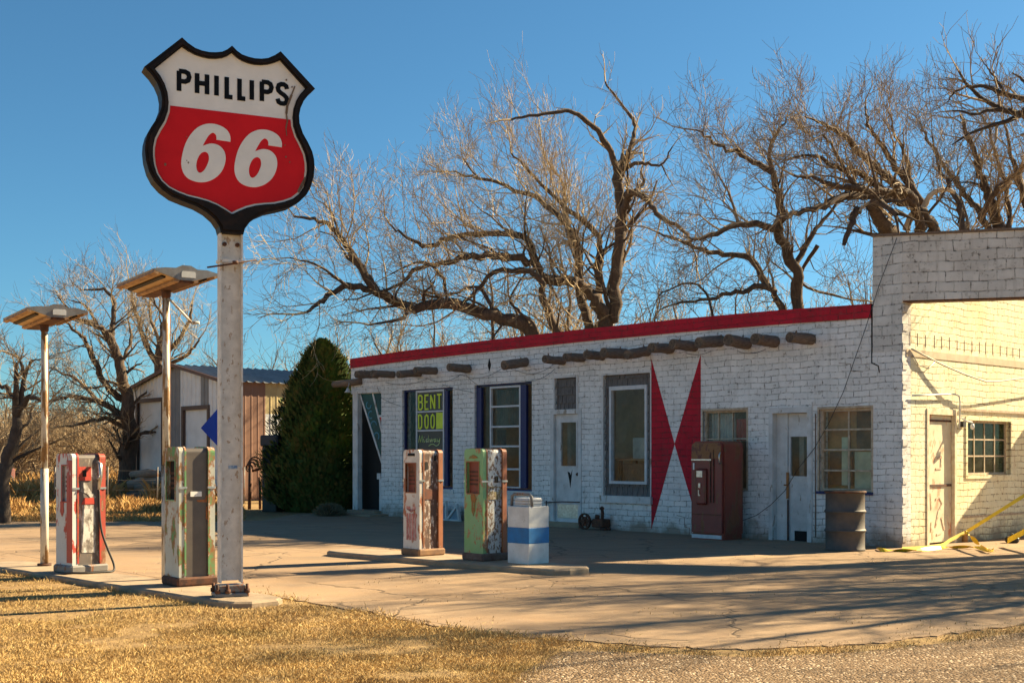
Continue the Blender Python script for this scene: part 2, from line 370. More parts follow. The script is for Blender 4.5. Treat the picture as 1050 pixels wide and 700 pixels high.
m = MB(); m.prism([[(p[0],p[1]) for p in gp] + [(25,14.0),(25,2),(-.1,2)]], -.02, .005, lambda u,v,d: (u,v,d))
tag(m.build('gravel_shoulder', M['gravel']), 'tan gravel road shoulder at lower right', kind='structure')

# ------------------------------------------------------------------ grass
def blades(n, sampler, hr, w, lean=1.0, wob=.4):
    m = MB(); V = m.v; Fs = m.f
    for _ in range(n):
        p = sampler()
        if p is None: continue
        x, y, s = p; a = random.uniform(0, 6.283); h = random.uniform(*hr)*s; th = random.uniform(.1, lean)
        b = random.uniform(0, 6.283); hx = math.cos(b)*math.sin(th)*h; hy = math.sin(b)*math.sin(th)*h; hz = math.cos(th)*h
        dx = math.cos(a)*w/2; dy = math.sin(a)*w/2; i = len(V)
        V.append((x-dx,y-dy,0)); V.append((x+dx,y+dy,0)); V.append((x+hx*.5+dx*.7,y+hy*.5+dy*.7,hz*.62)); V.append((x+hx*1.1,y+hy*1.1,hz*.95))
        Fs.append((i,i+1,i+2)); Fs.append((i,i+2,i+3))
    m.m = [0]*len(Fs); m.sm = [False]*len(Fs); return m
def lawn_s():
    Y = random.uniform(7.4, 16.5); 
    if random.random() < (Y-7.4)/14: Y = random.uniform(7.4, 11)
    px = random.uniform(-60, 640); x = (px-525)/F*Y; py = HZ + EYE*F/Y
    e = edge_y(px)
    if py < e + random.uniform(-3, 2): return None
    if px > 500:
        lim = 535 + (700-py)*1.15
        if px > lim - 20 + random.uniform(0, 40): return None
    s = 1.0 + .7*max(0, 1-(py-e)/14.0)
    q_ = noise.noise(Vector((x*1.1, Y*1.1, 0))) + .6*noise.noise(Vector((x*3.3, Y*3.3, 7)))
    if q_ < -.18 and random.random() < min(.85, (-.18-q_)*3.2): return None
    return x, Y, s*(1+.75*max(-.5, q_) + (.8 if random.random() < .05 else 0))
def y_(v): return v
tag(blades(300000, lawn_s, (.012,.036), .0042, 1.45).build('lawn_grass', M['lawn'], normals=False), 'short dry golden grass along the foreground', 'grass', kind='stuff')
def fringe_s():
    px = random.uniform(590, 1080); d = random.gauss(4.5, 3.0) if px < 850 else random.gauss(5.5, 4.0)
    if math.sin(px*.09)+math.sin(px*.031+1) < random.uniform(-2.0,1.1): return None
    py = edge_y(px) + d
    g = G(px, py); return g[0], g[1], .9
tag(blades(9000, fringe_s, (.012,.04), .006, 1.4).build('fringe_grass', M['lawn'], normals=False), 'sparse dry grass fringe between pavement and gravel', 'grass', kind='stuff')
clumps = [(random.uniform(-175, 235), random.uniform(488, 527)) for _ in range(420)]
def tall_s():
    px, py = random.choice(clumps); g = G(px, py); r = random.gauss(0, .35)
    a = random.uniform(0, 6.28); return g[0]+math.cos(a)*r, g[1]+math.sin(a)*r, max(.3, 1-abs(r)) * (1.1 if py < 515 else .45)
tag(blades(52000, tall_s, (.35,.95), .022, .75).build('tall_grass', M['tall'], normals=False), 'tall rusty orange dry grass behind the pumps and shed', 'grass', kind='stuff')
def strip_s():
    px = random.uniform(-160, 250); py = random.uniform(520, 535); g = G(px, py); return g[0], g[1], 1
tag(blades(32000, strip_s, (.06,.16), .014, 1.2).build('verge_grass', M['tall'], normals=False), 'low straw coloured grass verge beyond the pavement', 'grass', kind='stuff')
def litter_s():
    px = random.uniform(60, 1080); py = random.uniform(545, 668); g = G(px, py)
    if py > edge_y(px): return None
    q_ = noise.noise(Vector((g[0]*.8, g[1]*.8, 3))) 
    if q_ < .12 and (edge_y(px) - py) > 10*random.random(): return None
    return g[0], g[1], 1
tag(blades(5200, litter_s, (.01,.03), .008, 1.5).build('leaf_litter', M['lawn'], None, (0,0,.011), 0, normals=False), 'dry grass bits and leaf crumbs blown over the pavement', 'litter', kind='stuff')
# small stones on the gravel
m = MB()
for _ in range(1500):
    px = random.uniform(530, 1100); py = random.uniform(660, 712)
    if py < edge_y(px) + 5 or px < 535+(700-py)*1.1: continue
    g = G(px, py); r = random.uniform(.004, .011); a = random.uniform(0,6.28)
    vs = []
    for k in range(5):
        t = a + 6.283*k/5; vs.append((g[0]+math.cos(t)*r*random.uniform(.8,1.2), g[1]+math.sin(t)*r, .003))
    vs.append((g[0], g[1], 0.005+r*.5))
    m.add(vs, [(0,1,5),(1,2,5),(2,3,5),(3,4,5),(4,0,5)])
tag(m.build('gravel_stones', M['gravel'], normals=False), 'loose small stones scattered on the gravel shoulder', 'gravel', kind='stuff')

# ------------------------------------------------------------------ station building: local x runs along the front (0 at the garage corner, negative to the far left), y into the building
C0 = Vector((6.32, 19.74, 0)); DX, DY = 1134/1687.8, 1250/1687.8     # far-left direction is (-DX, DY)
RZ = math.atan2(-DY, DX)
bld = thing('gas_station', 'long white block station with red roof band, log beams and tall grey garage front', 'building', C0, RZ)
def fx(px):
    k = (px-525)/F; return -((6.32 - 19.74*k)/(DX + DY*k))
def fz(px, py):
    Y = 19.74 - DY*fx(px); return EYE + (HZ-py)/F*Y
def fr(px0, px1, pyt0, pyb0):   # opening from its left/right columns and the rows at the left column
    return fx(px0), fx(px1), fz(px0, pyb0), fz(px0, pyt0)
def part(mb, name, mat, parent=None, **k): return mb.build(name, mat, parent or bld, **k)

w1 = (fx(412.5), fx(464.3), fz(464,501.5), fz(412.5,400)); w2 = (fx(486.5), fx(545.4), fz(545,503.6), fz(486.5,394.8))
tr1 = (fx(569.2), fx(591.5), fz(591,421), fz(569.2,388)); d1 = (fx(566), fx(595), fz(594,535.5), fz(566,422.5))
w3 = (fx(619), fx(667), fz(619,507.5), fz(619,385)); w4 = (fx(721), fx(765.7), fz(765,502.5), fz(721,421.5))
d2 = (fx(792), fx(830), fz(830,557.5), fz(792,422)); w5 = (fx(840), fx(893.6), fz(840,503), fz(840,419.5))
openings = [w1, w2, tr1, d1, w3, w4, d2, w5]
PORCH = fx(391)
TH = .26
xl = fx(360)      # far-left end of roof band
def wall_cells(x0, x1, z0, z1, ops, th):
    m = MB(); xs = sorted({x0, x1, *[v for o in ops for v in o[:2]]}); zs = sorted({z0, z1, *[v for o in ops for v in o[2:]]})
    for a, b in zip(xs, xs[1:]):
        for c, d in zip(zs, zs[1:]):
            cx, cz = (a+b)/2, (c+d)/2
            if any(o[0] < cx < o[1] and o[2] < cz < o[3] for o in ops): continue
            m.add([(a,0,c),(b,0,c),(b,0,d),(a,0,d)], [(0,1,2,3)]); m.add([(a,th,c),(b,th,c),(b,th,d),(a,th,d)], [(3,2,1,0)])
    for o in ops:
        a, b, c, d = o
        m.add([(a,0,c),(a,th,c),(a,th,d),(a,0,d)], [(0,1,2,3)]); m.add([(b,0,c),(b,0,d),(b,th,d),(b,th,c)], [(0,1,2,3)])
        m.add([(a,0,c),(b,0,c),(b,th,c),(a,th,c)], [(0,1,2,3)]); m.add([(a,0,d),(a,th,d),(b,th,d),(b,0,d)], [(0,1,2,3)])
    m.add([(x0,0,z0),(x0,0,z1),(x0,th,z1),(x0,th,z0)], [(0,1,2,3)]); m.add([(x1,0,z0),(x1,th,z0),(x1,th,z1),(x1,0,z1)], [(0,1,2,3)]); return m
ZT = 3.20
m = wall_cells(PORCH, 0, -.05, ZT, openings, TH)
# upper wall with the sagging roof line
top = [(360,367.8),(420,359),(497,349.3),(590,338.5),(700,326.8),(800,318),(893.5,311.5)]
band = [(360,377.5),(420,369.5),(497,361),(590,351),(700,340.5),(800,332.5),(893.5,326)]
TP = [(fx(a), fz(a,b)) for a, b in top]; BP = [(fx(a), fz(a,b)) for a, b in band]
xw = fx(893.5)
up = [(xl, ZT)] + [(x, z-.02) for x, z in TP[:-1]] + [(xw, TP[-1][1]-.02), (xw, ZT)]
part(m, 'front_wall', M['wall'], normals=False); m = MB(); m.prism([up], 0, TH, lambda u,v,d: (u,d,v))
part(m, 'upper_wall', M['wall'])
m = MB(); m.prism([BP + TP[::-1]], -.03, .30, lambda u,v,d: (u,d,v)); part(m, 'red_roof_band', M['red_wall'])
# pillar that rises to the garage height (a thicker face continuing the front)
m = MB(); xp = fx(895)
m.prism([[(xp, ZT), (0, ZT), (0, 5.06), (xp, 5.11)]], -.004, TH, lambda u,v,d: (u,d,v))
part(m, 'garage_pillar', M['garage_wall'])
m = MB(); m.prism([[(xp-.02,5.11),(0.0,5.06),(0,5.10),(xp-.02,5.15)]], -.03, TH+.07, lambda u,v,d: (u,d,v)); part(m, 'coping', M['log'])
# porch corner: column, beam, roof soffit, return wall, steps
m = MB(); cx0, cx1 = fx(361), fx(366)
m.box(cx0, cx1, .02, .16, .12, ZT); part(m, 'porch_column', M['white_wood'])
m = MB(); m.box(cx0-.05, PORCH, .012, .15, ZT-.12, ZT-.003); part(m, 'porch_beam', M['white_wood'])
m = MB(); m.box(PORCH, PORCH+.2, TH, 1.3, -.02, ZT); m.box(xl+.0, PORCH-.01, .34, .40, .13, ZT); m.box(xl-.02, xl+.06, .41, 7, -.02, ZT); part(m, 'porch_shade_wall', M['dark'])  # coloured near black, standing in for the deep shade inside the porch
m = MB(); m.box(xl-.15, PORCH+.3, -.55, 1.3, -.03, .06); m.box(xl+.1, PORCH-.02, -.2, 1.3, .06, .13); part(m, 'porch_step', M['conc'])
# slanted tinted side light of the bent door
def PL(px, py): return (fx(px), fz(px, py))
A = [PL(366.5,403.5), PL(378,403), PL(393,463), PL(393,481), PL(390,481)]
m = MB(); m.prism([A], .10, .115, lambda u,v,d: (u,d,v)); bent = part(m, 'slanted_side_light', M['glass_teal'])
m = MB(); m.prism([[PL(380,403), PL(393,402), PL(393,424.5), PL(385,425.5)]], .10, .115, lambda u,v,d: (u,d,v))
m.build('upper_pane', M['glass_teal'], bent)
m = MB(); m.prism([[PL(386,427.5), PL(393,427), PL(393,449)]], .10, .115, lambda u,v,d: (u,d,v)); m.build('red_pane', M['sign_red'], bent)
m = MB(); fn = lambda u,v,d: (u,d,v)
for seg in ([PL(365.5,402), PL(391,482)], [PL(379,402), PL(393.3,463)], [PL(365,402.5), PL(393.5,401.5)], [PL(385,426.5), PL(393.5,425.8)]):
    m.stroke(seg, .055, .085, .135, fn)
m.build('side_light_frame', M['white_wood'], bent)
m = MB(); neon = simple('teal_neon_script', (.015,.22,.34), None, 5, .5, 0)
for k, (x, y, s) in enumerate([(375,415,5),(377,425,5),(380,436,6),(383,447,5),(389,414,4)]):   # looping neon-blue script, now unreadable
    p = [(fx(x + math.cos(t)*s*.5), fz(x, y + math.sin(t)*s*.75)) for t in [i*.6 + k for i in range(8)]]
    m.stroke(p, .03, .092, .097, fn); m.build('faded_lettering', neon, bent); m = MB()
m = MB(); m.box(fx(386.5), fx(390), .0, .12, fz(388,491), fz(388,485)); m.box(fx(388.5), fx(391)+.002, .01, .12, .12, fz(388,491)); part(m, 'door_jamb', M['white_wood'])

# rear and side shell, roof, floor, interior walls (daylight reaches the rooms only through the glass)
RO = [(-13.2,-11.9,.9,2.6),(-10.6,-8.6,.9,2.6),(-7.2,-5.4,.9,2.6),(-5.1,-3.9,.9,2.6),(-3.4,-2.4,.9,2.6),(-1.8,-.6,.9,2.6)]  # unseen rear window openings, added to let sun brighten the rooms
m = wall_cells(-14.3, -.28, -.02, 3.5, RO, .2)
for i in range(len(m.v)): x, y, z = m.v[i]; m.v[i] = (x, y+6.9, z)
m.box(-14.3, -14.1, TH+1.25, 6.9, -.02, 3.5); part(m, 'rear_wall', M['wall'])
m = MB(); m.box(-15.2, -.28, TH+.05, 7.0, 3.25, 3.33); part(m, 'roof', M['roofing'])
for a_, b_, c_, d_ in RO:
    m = MB(); m.prism([[(a_,c_),(b_,c_),(b_,d_),(a_,d_)], [(a_+.05,c_+.05),(b_-.05,c_+.05),(b_-.05,d_-.05),(a_+.05,d_-.05)]], 6.95, 7.03, lambda u,v,d: (u,d,v)); rw_ = part(m, 'added_rear_window', M['white_wood'])
    m = MB(); m.box(a_+.04, b_-.04, 6.98, 6.985, c_+.04, d_-.04); m.build('pane', M['glass'], rw_)
m = MB(); m.box(-14.1, -.3, TH+.01, 6.89, 3.19, 3.22); part(m, 'ceiling', M['inside'])
m = MB()
for x in (-11.3, -7.9, -3.7, -2.1): m.box(x-.05, x+.05, TH+.001, 6.89, 0, 3.185)
part(m, 'interior_wall', M['inside'])
m = MB(); m.box(-14.1, -.3, TH, 6.9, .02, .06); part(m, 'interior_floor', simple('worn_board_floor', (.36,.26,.17), (.26,.18,.11), 6, .7, .1))

# tall garage side wall (sunlit) with door and window openings
def sx(px): k = (px-525)/F; return (6.32 - 19.74*k)/(DX*k - DY)      # distance along the side wall
def sz(px, py): Y = 19.74 + DX*sx(px); return EYE + (HZ-py)/F*Y
sd_o = (sx(951), sx(979.5), -.02, sz(951,421.5)); sw_o = (sx(991.5), sx(1036), sz(991.5,487), sz(991.5,430.5))
m = wall_cells(TH, 9.0, -.05, 4.95, [sd_o, sw_o], .28)
for i in range(len(m.v)): x, y, z = m.v[i]; m.v[i] = (-y, x, z)
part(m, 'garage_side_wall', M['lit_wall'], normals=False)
# alternating quoin blocks at the corner, sunlit side
z = .1
while z < 4.0:
    m = MB(); m.box(-.001, .012, .004, .10 + .06*random.random(), z, z+.10+.02*random.random()); z += .30 + .02*random.random(); part(m, 'corner_block', M['garage_wall'])
# row of upright bricks and ledge course
for i in range(20):
    y = .22 + i*.26 + random.uniform(-.02,.02); m = MB(); m.box(.001, .004, y, y+.015, 3.30, 3.50+random.uniform(-.02,.02)); part(m, 'upright_brick_joint', M['log'])
m = MB(); m.box(.001, .010, .12, 8.9, 3.12, 3.24); part(m, 'ledge_course', simple('tan_ledge', (.52,.42,.30), (.62,.52,.38), 5, .9, .3))
# return wall at the far end of the bay: it throws the slanted shadow on the side wall
m = MB(); m.box(.0, 1.5, 7.35, 7.6, -.05, 4.0); part(m, 'garage_return_wall', M['lit_wall'])
# angled header over the open bay and its outer post
hd = Vector((.965, -.264)); ca, sa = DX, -DY
hl = Vector((hd.x*ca + hd.y*sa, -hd.x*sa + hd.y*ca)); hn = Vector((-hl.y, hl.x))      # header direction and inward normal in building axes
def HF(u, v, d): p = hl*u + hn*d; return (p.x, p.y, v)
m = MB(); m.prism([[(0,4.01),(3.3,4.01),(3.3,5.06),(0,5.06)]], 0, .28, HF); part(m, 'garage_header', M['garage_wall'])
m = MB(); m.prism([[(0,3.985),(3.29,3.985),(3.29,4.009),(0,4.009)]], .02, .26, HF); part(m, 'header_edge', M['rustmetal'])
m = MB(); m.prism([[(0,5.062),(3.3,5.062),(3.3,5.10),(0,5.10)]], -.03, .32, HF); part(m, 'coping', M['log'])
m = MB(); m.prism([[(2.85,-.05),(3.3,-.05),(3.3,4.0),(2.85,4.0)]], .001, .279, HF); part(m, 'garage_post', M['garage_wall'])

# ---- windows
def flat(u,v,d): return (u,d,v)
def window(o, name='window', frame=M['white_wood'], fw=.05, cols=(), rows=(), bar=.022, glass=M['glass'], dep=.10, label=None):
    a, b, c, d = o; m = MB()
    m.prism([[(a,c),(b,c),(b,d),(a,d)], [(a+fw,c+fw),(b-fw,c+fw),(b-fw,d-fw),(a+fw,d-fw)]], dep-.04, dep+.03, flat)
    fo = part(m, name, frame)
    if label: fo['label'] = label
    m = MB()
    for x in cols: m.box(x-bar/2, x+bar/2, dep-.02, dep+.015, c+fw, d-fw)
    for z in rows: m.box(a+fw, b-fw, dep-.024, dep+.011, z-bar/2, z+bar/2)
    if cols or rows: m.build('glazing_bar', frame, fo)
    m = MB(); m.box(a+fw-.005, b-fw+.005, dep, dep+.005, c+fw-.005, d-fw+.005); m.build('pane', glass, fo)
    return fo
# window 1: blue frame, white sash with the sign letters
f1 = window(w1, frame=M['blue_frame'], fw=.045, glass=M['glass_dark'], label='navy framed window with BENT DOOR lettering')
a, b = fx(425), fx(453.8); zt = fz(425,400.5); zb = w1[2]+.07
m = MB(); r3 = [fz(425,422.3), fz(425,441.5)]
m.prism([[(a,zb),(b,zb),(b,zt),(a,zt)], [(a+.04,zb+.03),(b-.04,zb+.03),(b-.04,zt-.05),(a+.04,zt-.05)]], .04, .098, flat)
for z in r3 + [fz(425,462)]: m.box(a+.04, b-.04, .045, .09, z-.018, z+.018)
m.build('sash', M['pale_metal'], f1)
m = MB(); m.box(fx(455), fx(458), .03, .095, w1[2]+.07, w1[3]-.07); m.build('mullion', M['blue_frame'], f1)
m = MB(); m.box(a+.04, b-.04, .075, .083, r3[1]-.62, zt-.05); m.build('sign_panel', simple('dark_window_sign', (.05,.06,.05), None, 4, .5, 0), f1)
LT = {
 'B': [[(0,0),(0,1)], [(0,1),(.45,1),(.66,.9),(.66,.62),(.45,.53),(0,.53)], [(.45,.53),(.7,.43),(.7,.1),(.45,0),(0,0)]],
 'E': [[(.65,1),(0,1),(0,0),(.65,0)], [(0,.52),(.5,.52)]], 'N': [[(0,0),(0,1)], [(0,1),(.72,0)], [(.72,0),(.72,1)]],
 'T': [[(0,1),(.8,1)], [(.4,1),(.4,0)]], 'D': [[(0,0),(0,1),(.4,1),(.68,.85),(.7,.5),(.68,.15),(.4,0),(0,0)]],
 'O': [[(.35,0),(.08,.1),(0,.3),(0,.7),(.08,.9),(.35,1),(.62,.9),(.7,.7),(.7,.3),(.62,.1),(.35,0)]],
 'P': [[(0,0),(0,1)], [(0,1),(.42,1),(.62,.93),(.7,.76),(.62,.58),(.42,.5),(0,.5)]],
 'H': [[(0,0),(0,1)], [(.72,0),(.72,1)], [(0,.52),(.72,.52)]], 'I': [[(0,0),(0,1)]], 'L': [[(0,1),(0,0),(.6,0)]],
 'S': [[(.72,.78),(.66,.93),(.5,1.0),(.3,1.0),(.12,.93),(.05,.78),(.09,.65),(.25,.55),(.52,.44),(.68,.33),(.72,.2),(.66,.07),(.48,0),(.26,0),(.1,.06),(.02,.22)]] }
def word(m, s, u0, v0, w, h, sw, d0, d1, fn, adv=None):
    # s written with letters h tall starting at u0; w = width of one unit; adv = list of starts
    u = u0; d_ = 0
    for i, ch in enumerate(s):
        x = adv[i] if adv else u
        for st in LT[ch]:
            e = .0003*(d_ % 7); d_ += 1
            p = [(x + sw/2 + q[0]*w, v0 + sw/2 + q[1]*(h-sw)) for q in st]
            m.stroke(p, sw, d0-e, d1, fn)
        u += w*max(q[0] for st in LT[ch] for q in st) + sw*1.55
LW = (b-.06)-(a+.06); m = MB()
hB = (zt-.07) - (r3[0]+.035); z0 = r3[0]+.04
word(m, 'BENT', a+.06, z0, LW*.215, hB*.92, .042, .062, .074, flat, adv=[a+.06+LW*k for k in (0,.26,.49,.74)])
z1 = r3[1]+.035; hD = (r3[0]-.035)-z1
word(m, 'DOO', a+.06, z1, LW*.185, hD*.95, .040, .062, .074, flat, adv=[a+.06+LW*k for k in (0,.26,.50)])
m.box(a+.06+LW*.73, b-.055, .063, .074, z1, z1+hD)
m.build('sign_lettering', simple('lime_green_lettering', (.66,.80,.03), (.54,.68,.03), 7, .5, 0), f1)
m = MB(); zz = r3[1]-.12; s = LW/7.2; X = a+.07
scr = [ [(0,-1.9),(.35,0),(.6,-1.7),(1.1,0),(1.15,-1.8)], [(1.5,-.9),(1.65,-1.8),(1.9,-1.6)], [(1.62,-.35),(1.68,-.5)],
 [(2.8,-.9),(2.4,-.95),(2.2,-1.4),(2.4,-1.8),(2.8,-1.5),(3.0,0),(2.85,-1.6),(3.05,-1.8)],
 [(3.3,-.9),(3.45,-1.8),(3.8,-1.0),(3.95,-1.8),(4.3,-.9)], [(5.1,-.95),(4.7,-.95),(4.5,-1.4),(4.7,-1.8),(5.1,-1.3),(5.15,-1.8)],
 [(5.5,-.9),(5.6,-1.7),(5.95,-1.6),(6.2,-.9),(6.1,-2.0),(5.7,-2.7),(5.1,-2.9),(4.4,-2.4),(3.7,-2.4),(3.0,-2.9)] ]
for i, st in enumerate(scr): m.stroke([(X+p[0]*s, zz+p[1]*.085) for p in st], .018, .064-.0004*i, .074, flat)
m.build('script_lettering', simple('pale_script_lettering', (.62,.66,.40), (.4,.55,.1), 7, .5, 0), f1)
# window 2
f2 = window(w2, frame=M['blue_frame'], fw=.035, glass=M['glass_dark'], label='navy framed window with five stacked white sash lights')
a, b = fx(500.8), fx(532.3); zt = fz(500.8,396.5); zb = w2[2]+.06; m = MB()
m.prism([[(a,zb),(b,zb),(b,zt),(a,zt)], [(a+.045,zb+.03),(b-.045,zb+.03),(b-.045,zt-.04),(a+.045,zt-.04)]], .04, .098, flat)
for py in (417,437.5,457.5,480.5): z = fz(500.8,py); m.box(a+.045, b-.045, .045, .09, z-.02, z+.02)
m.build('sash', M['pale_metal'], f2)
m = MB(); m.box(fx(532.6), fx(538.5), .03, .096, w2[2]+.06, w2[3]-.06); m.build('mullion', M['blue_frame'], f2); m = MB(); m.box(fx(488.5), fx(492.5), .03, .096, w2[2]+.06, w2[3]-.06); m.build('mullion', M['blue_frame'], f2)
for o in (w1, w2):
    m = MB(); m.box(o[0]-.05, o[1]+.05, -.035, .05, o[2]-.09, o[2]-.003); part(m, 'window_sill', M['white_wood'])
# transom with shingles over door 1
def shingles(m, o, y0, hh=.17, ww=.12):
    a, b, c, d = o; z = c
    r = 0
    while z < d-.01:
        x = a - (ww*.5 if r % 2 else 0); zt_ = min(z+hh, d)
        while x < b:
            x0 = max(x+.004, a+.002); x1 = min(x+ww-.004+random.uniform(-.01,.01), b-.002)
            if x1 > x0+.01:
                j = random.uniform(-.003,.006)
                m.add([(x0,y0-.028-j,z-.0),(x1,y0-.028-j,z-.0),(x1,y0-.004,zt_),(x0,y0-.004,zt_),(x0,y0+.01,z),(x1,y0+.01,z),(x1,y0+.01,zt_),(x0,y0+.01,zt_)],
                      [(0,1,2,3),(0,4,5,1),(1,5,6,2),(3,2,6,7),(0,3,7,4)])
            x += ww
        z += hh; r += 1
m = MB(); shingles(m, tr1, .06); part(m, 'shingle_transom', M['shingle'])
m = MB(); a,b,c,d = tr1; m.prism([[(a-.04,c),(b+.04,c),(b+.04,d+.05),(a-.04,d+.05)], [(a,c+.002),(b,c+.002),(b,d),(a,d)]], -.02, .05, flat); part(m, 'transom_frame', M['white_wood'])
# window 3: shingled surround, white framed light
m = MB(); iw = (fx(624.5), fx(663), fz(624.5,495.6), fz(624.5,396.3))
for o in ((w3[0],iw[0]+.03,w3[2],w3[3]), (iw[1]-.03,w3[1],w3[2],w3[3]), (iw[0]+.032,iw[1]-.032,w3[2],iw[2]+.03), (iw[0]+.032,iw[1]-.032,iw[3]-.03,w3[3])): shingles(m, o, .07, .18, .14)
part(m, 'shingle_surround', M['shingle'])
m = MB(); a,b,c,d = w3; m.prism([[(a-.05,c),(b+.03,c),(b+.03,d+.04),(a-.05,d+.04)], [(a,c+.001),(b,c+.001),(b,d),(a,d)]], -.015, .04, flat); part(m, 'window_casing', M['white_wood'])
m = MB(); m.box(w3[0]-.05, w3[1]+.06, -.07, .05, w3[2]-.14, w3[2]-.002); part(m, 'window_sill', M['white_wood'])
m = MB(); a,b,c,d = iw
m.prism([[(a,c),(b,c),(b,d),(a,d)], [(a+.055,c+.055),(b-.055,c+.055),(b-.055,d-.08),(a+.055,d-.08)]], .0, .10, flat); f3 = part(m, 'window', M['pale_metal']); f3['label'] = 'white framed display window set in grey shingles'
m = MB(); m.box(a+.05, b-.05, .07, .075, c+.05, d-.07); m.build('pane', M['glass'], f3)
# window 4 behind the vending machine
a,b,c,d = w4; window(w4, fw=.035, frame=M['cream_wood'], cols=[a+(b-a)*k for k in (.30,.62)], rows=[fz(721,450),], glass=M['glass'], label='small-paned window behind the rusty machine')
# window 5
a,b,c,d = w5; f5 = window(w5, fw=.045, frame=M['cream_wood'], cols=[fx(867.5)], rows=[fz(840,440.5), fz(840,461), fz(840,482)], bar=.03, glass=M['glass'], label='eight-pane window above the barrel')
m = MB(); m.box(a-.03, b+.03, -.05, .05, c-.05, c-.002); part(m, 'window_sill', M['blue_frame'])
for o in (w4, w5):
    m = MB(); a,b,c,d = o; m.prism([[(a-.03,c),(b+.03,c),(b+.03,d+.04),(a-.03,d+.04)], [(a,c+.001),(b,c+.001),(b,d),(a,d)]], -.012, .04, flat); part(m, 'window_casing', M['cream_wood'])
# door 1
def door(o, g, dep, name, lab):
    a,b,c,d = o; ga,gb,gc,gd = g; m = MB()
    m.prism([[(a,c),(b,c),(b,d),(a,d)], [(ga,gc),(gb,gc),(gb,gd),(ga,gd)]], dep, dep+.045, flat); do = part(m, name, M['white_wood']); do['label'] = lab
    m = MB(); m.box(ga-.004, gb+.004, dep+.02, dep+.026, gc-.004, gd+.004); m.build('door_glass', M['glass_dark'], do)
    m = MB(); m.prism([[(ga-.03,gc-.03),(gb+.03,gc-.03),(gb+.03,gd+.03),(ga-.03,gd+.03)], [(ga,gc),(gb,gc),(gb,gd),(ga,gd)]], dep-.012, dep-.001, flat); m.build('glazing_bead', M['white_wood'], do)
    return do
g = (fx(573.8), fx(589.3), fz(574,477.5), fz(574,433))
do1 = door((d1[0]+.07, d1[1]-.05, d1[2]+.01, d1[3]-.05), g, .05, 'door', 'white door with a tall dark glass and a metal kick plate')
m = MB(); a,b,c,d = d1; m.prism([[(a-.03,c),(b+.04,c),(b+.04,d+.05),(a-.03,d+.05)], [(a+.065,c+.01),(b-.045,c+.01),(b-.045,d-.045),(a+.065,d-.045)]], -.022, .10, flat); part(m, 'door_frame', M['white_wood'])
m = MB(); m.box(fx(570.5), fx(592.5), .035, .048, c+.08, c+.36); m.build('kick_plate', M['chrome'], do1)
m = MB(); q = fx(592); m.lathe([(0,0),(.03,.0),(.035,.02),(.02,.05),(0,.055)], 10)
for i in range(len(m.v)): x,y,z = m.v[i]; m.v[i] = (q-.03+x, .05-z, fz(592,486)+y)
m.build('door_knob', M['rustmetal'], do1)
m = MB(); zk = fz(583,487); xk = fx(583.5); m.prism([[(xk-.09,zk+.08),(xk-.02,zk+.05),(xk+.0,zk+.0),(xk+.05,zk+.12),(xk+.02,zk-.08),(xk-.01,zk-.26),(xk-.04,zk-.1)]], .044, .049, flat); m.build('broken_hole', M['dark'], do1)
m = MB(); m.box(d1[0]-.05, d1[1]+.05, -.10, .12, -.02, d1[2]); part(m, 'door_step', M['conc'])
# door 2 (set back, its left jamb in view)
g = (fx(806.5), fx(825.5), fz(809,488), fz(809,447.5)); a,b,c,d = d2
do2 = door((a+.24, b-.035, c+.02, d-.035), (g[0],g[1],g[2],g[3]), .13, 'door', 'peeling white panelled door with dark upper glass and a hole at its foot')
m = MB(); m.prism([[(a-.06,c),(b+.05,c),(b+.05,d+.07),(a-.06,d+.07)], [(a+.02,c+.01),(b-.03,c+.01),(b-.03,d-.03),(a+.02,d-.03)]], -.03, .20, flat); part(m, 'door_frame', M['white_wood'])
m = MB(); m.box(a+.02, a+.25, .10, .17, c+.01, d-.03); part(m, 'door_side_panel', M['white_wood'])
m = MB(); m.box(fx(810.5), fx(826), .122, .128, fz(810,557), fz(810,544)); m.build('bottom_hole', M['dark'], do2)
for py in (492, 503, 514, 525, 537): m = MB(); z = fz(815,py); m.box(fx(809), fx(827), .120, .129, z-.012, z+.012); m.build('panel_rail', M['white_wood'], do2)
m = MB(); m.box(fx(803.2), fx(805.6), .085, .099, fz(804,511), fz(804,484)); m.tube([(fx(804.3),.085,fz(804,497)),(fx(804.3),.03,fz(804,497)),(fx(803),.02,fz(804,497))], .014, 6); m.build('lock_plate', simple('orange_rust_brass', (.42,.17,.04), (.22,.09,.03), 20, .5, .3), do2)
m = MB(); m.box(fx(804), fx(805.3), .088, .099, c+.02, fz(804,512)); m.build('dark_edge_strip', M['rustmetal'], do2)
def curtain(x0, x1, z0, z1, col, lab, y=.20):
    m = MB(); n = max(6, int((x1-x0)/.035)); P = [(x0+(x1-x0)*i/n, y + (.018 if i % 2 else 0) + random.uniform(-.004,.004)) for i in range(n+1)]
    for (xa_, ya_), (xb_, yb_) in zip(P, P[1:]): m.add([(xa_,ya_,z0),(xb_,yb_,z0),(xb_,yb_,z1),(xa_,ya_,z1),(xa_,ya_+.006,z0),(xb_,yb_+.006,z0),(xb_,yb_+.006,z1),(xa_,ya_+.006,z1)], [(0,1,2,3),(7,6,5,4)])
    tag(m.build('curtain', col, None, C0, RZ, normals=False), lab, 'curtain')
cw = simple('grey_white_net', (.50,.50,.46), (.38,.38,.36), 5, .9, 0)
curtain(w4[0]+.05, w4[0]+(w4[1]-w4[0])*.58, w4[2]+.05, w4[3]-.05, cw, 'grey net curtain behind the window above the red machine')
